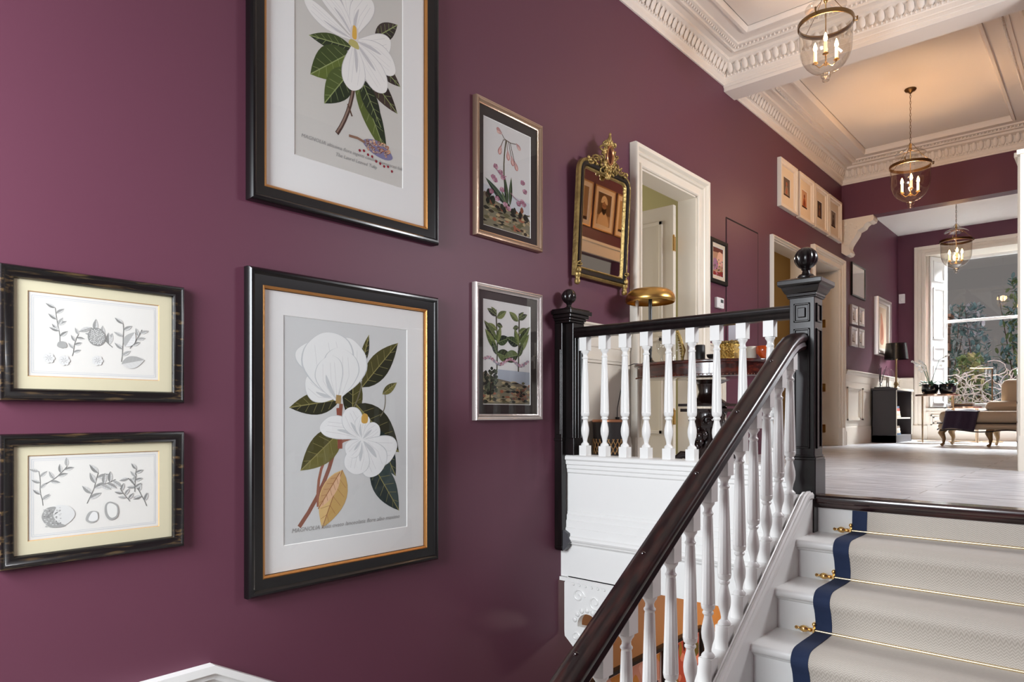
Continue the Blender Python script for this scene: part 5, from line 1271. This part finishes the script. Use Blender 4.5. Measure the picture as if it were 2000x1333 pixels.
tag(o, 'dark purple woollen throw draped over the left end of the chaise longue', 'throw')
# side tables
M_giltm = mat('pale_gilt_metal', (.55, .40, .24), .35, metal=.9)
def side_table(x, y, r_, z, lab):
    t = thing('side_table', (x, y, FZ), lab, 'table', 'round gilt side tables by the window')
    m = MB(); m.lathe([(r_, -.012), (r_+.004, -.008), (r_+.004, .012), (r_-.004, .012), (r_-.006, 0), (.002, 0)], (x, y, z), 32); m.build('table_top', mat('copper_mirror_top', (.45, .30, .22), .25, metal=.8), t, smooth=40)
    for k in range(4): a = pi/4+k*pi/2+.2; m = MB(); m.lathe([(.008, FZ), (.008, z-.01)], (x+(r_-.01)*cos(a), y+(r_-.01)*sin(a), 0), 8); m.build('leg', M_giltm, t)
    m = MB(); m.tube([(x+(r_-.01)*cos(q*pi/12), y+(r_-.01)*sin(q*pi/12), FZ+.015) for q in range(24)], .006, 6, closed=True); m.build('foot_ring', M_giltm, t)
side_table(.72, 11.0, .26, .27, 'taller round gilt side table holding the dark planters')
side_table(1.02, 11.15, .20, .10, 'lower round gilt side table nested beside the taller one')
# planters
M_pot = mat('black_glazed_pot', '12181c', .2, coat=.5); M_leafd = mat('dark_leaf', (.03, .10, .05), .5); M_orchid = mat('white_petal', (.8, .8, .78), .7)
random.seed(17)
for i, (x, y, lab) in enumerate(((.64, 10.95, 'dark glazed planter with tall white orchid sprays, left on the gilt side table'), (.85, 10.95, 'dark glazed planter of low green leaves, right on the gilt side table'))):
    t = thing('potted_plant', (x, y, .27), lab, 'plant', 'planters on the gilt side table')
    m = MB(); m.lathe([(.07, 0), (.095, .03), (.105, .09), (.10, .14), (.092, .15), (.088, .12)], (x, y, .272), 28); m.build('pot', M_pot, t, smooth=50)
    m = MB()
    for k in range(26):
        a = random.uniform(0, 2*pi); r0 = random.uniform(.02, .11); z = .40+random.uniform(0, .06); m.ball((x+r0*cos(a), y+r0*sin(a), z), .035, .015, .008, 6, 4, R=Matrix.Rotation(a, 3, 'Z') @ Matrix.Rotation(random.uniform(-.9, .3), 3, 'Y'))
    m.build('foliage', M_leafd, t, smooth=60)
    if i == 0:
        for k in range(5):
            a = random.uniform(2.2, 5.2) if k < 4 else 0; tip = (x+.30*cos(a)*random.uniform(.5, 1), y+.12*sin(a), .40+random.uniform(.26, .42))
            m = MB(); m.tube([(x, y, .40), ((x+tip[0])/2, (y+tip[1])/2, .40+(tip[2]-.40)*.85), tip], .003, 5); sm = m.build('stem', M_leafd, t)
            m = MB()
            for q in range(4):
                u = .60+.40*q/3; px, py, pz = x+(tip[0]-x)*u, y+(tip[1]-y)*u, .40+(tip[2]-.40)*min(1, u*1.1)
                for g in range(5): b_ = g*1.256; m.ball((px+.011*cos(b_), py-.005, pz+.011*sin(b_)), .009, .003, .007, 6, 4)
            m.build('blossom', M_orchid, sm, smooth=60)
random.seed(18)
for i, (z, c, l) in enumerate(((.112, '2a2024', 'dark book lying on the lower gilt side table, under the others'), (.135, '5a4a3c', 'brown book on the lower gilt side table, topmost'))):
    m = MB(); m.box(.90, 1.12, 11.05, 11.22, z, z+.022); tag(m.build('book', mat('book_'+c, c, .6), bevel=.002), l, 'book', 'books on the lower side table')
# floor lamp
t = thing('floor_lamp', (1.28, 11.55, FZ), 'thin bronze reading lamp with horizontal arm standing before the window', 'lamp')
m = MB(); m.lathe([(.13, 0), (.13, .012), (.02, .02)], (1.28, 11.55, FZ), 24); m.build('base', M_antique, t, smooth=40)
m = MB(); m.lathe([(.008, .01), (.008, 1.02)], (1.28, 11.55, FZ), 8); m.build('pole', M_antique, t)
m = MB(); m.tube([(1.29, 11.55, FZ+1.02), (1.02, 11.55, FZ+1.03)], .009, 8); m.build('arm', M_antique, t)
# painted shelf stand near the right doorway
t = thing('painted_stand', (1.99, 7.5, FZ), 'narrow off-white painted shelf stand with tapered feet at the right edge of the hall', 'shelf stand')
x0, x1, y0, y1 = 1.935, 2.06, 7.34, 7.95
for x in (x0, x1-.025):
    for y in (y0, y1-.025): m = MB(); m.prism([(x+.008, FZ), (x+.017, FZ), (x+.025, FZ+.14), (x+.025, .34), (x, .34), (x, FZ+.14)], 'y', y, y+.025); m.build('leg', M_cream, t)
for z in (-.24, -.07, .10, .33): m = MB(); m.box(x0, x1, y0, y1, z, z+.015); m.build('shelf', M_cream, t)

# side room furnishing glimpsed through the second opening
picture('framed_print', 'dark framed picture glimpsed in the amber room through the second opening', 'picture', 6.9, 7.44, 1.1, 1.80, BLKF, M_frame_black, .08, mat('mount_board_stone', 'a39b86', .9), None, wallx=-1.999, glass=False)
m = MB(); m.prism([(-1.98, .10), (-.6, 1.05), (-.6, .90), (-1.98, -.06)], 'y', 7.85, 7.93); m.box(-1.1, -.7, 7.82, 7.93, .30, .62)
tag(m.build('sloping_handrail', mat('honey_wood', 'b07838', .5)), 'pale sloping stair string glimpsed in the amber room behind the newel', 'handrail')

# ------------------------------------------------------------------ garden
b = MB(); b.box(-6, 9, 12.7, 30, -1.2, -1.1); struct(b.build('ground', mat('garden_ground', '4b4a38', .95)))
def shrub(x, y, z0, h, r_, n, c1, c2, label, name='garden_shrub', ls=.085, grp=None):
    t = thing(name, (x, y, z0), label, 'shrub', grp)
    m = MB(); 
    for k in range(9): a = random.uniform(0, 2*pi); m.tube([(x, y, z0), (x+r_*.4*cos(a), y+r_*.4*sin(a), z0+h*.5), (x+r_*.8*cos(a)*random.random(), y+r_*.8*sin(a), z0+h*random.uniform(.7, 1))], [.02, .012, .004], 5)
    m.build('branches', mat('bark', '5a4a3c', .9), t)
    m = MB()
    for i in range(n):
        a = random.uniform(0, 2*pi); u = random.random(); rr_ = r_*sqrt(random.random())*(1-.55*u**2); zz = z0+h*(.1+.9*u)
        R = Matrix.Rotation(random.uniform(0, 6.28), 3, 'Z') @ Matrix.Rotation(random.uniform(-1.4, 1.4), 3, 'Y')
        m.ball((x+rr_*cos(a), y+rr_*sin(a), zz), ls, ls*.45, ls*.06, 6, 3, mi=random.choice((0, 1)), R=R)
    m.build('foliage', [c1, c2], t, smooth=60)
random.seed(40)
LB1 = mat('blue_green_leaf', (.16, .36, .34), .6); LB2 = mat('pale_blue_leaf', (.42, .58, .56), .6); LG1 = mat('green_leaf', (.16, .28, .10), .6); LG2 = mat('olive_leaf', (.34, .38, .16), .6)
shrub(.30, 16.3, -1.1, 3.3, .60, 1300, LB1, LB2, 'spiky blue green shrub in the middle of the window view')
shrub(1.25, 16.9, -1.1, 3.9, .62, 1300, LB1, LG1, 'taller blue green shrub at the right edge of the window view')
shrub(-.60, 15.9, -1.1, 2.6, .5, 400, LG1, LG2, 'olive green shrub at the left of the window view')
shrub(.55, 15.05, -1.1, 2.2, .42, 600, LG1, LG2, 'low round green shrub in front of the spiky blue green one')
shrub(1.45, 15.1, -1.1, 2.2, .45, 600, LG2, LG1, 'low olive shrub in front of the taller blue green one')
m = MB()
for i in range(140):
    x = random.uniform(.25, 1.7); z = random.uniform(-.2, .72); p = [Vector((x, 13.9+random.random()*.4, z))]; a = random.uniform(0, 6.28)
    for k in range(6): a += random.uniform(-.8, .8); p.append(p[-1]+Vector((.09*cos(a), random.uniform(-.03, .03), .07*sin(a))))
    m.tube(p, .008, 4)
tag(m.build('climbing_stems', mat('pale_stem', (.50, .49, .43), .8), smooth=60), 'tangle of pale bare climbing stems outside the window', 'climber')
m = MB()
random.seed(50)
for i in range(11):
    z = .1+.155*i; m.box(-.06-.02*random.random(), .20+.04*random.random(), 14.9, 15.15, z, z+.148)
m.box(-.09, .27, 14.86, 15.2, 1.805, 1.87); m.box(-.02, .16, 14.93, 15.1, 1.87, 2.1)
tag(m.build('stone_pier', mat('weathered_stone', '75654f', .9, bump=.6, bscale=14, var=.4), bevel=.012), 'weathered stone pier at the left of the window view', 'pier')
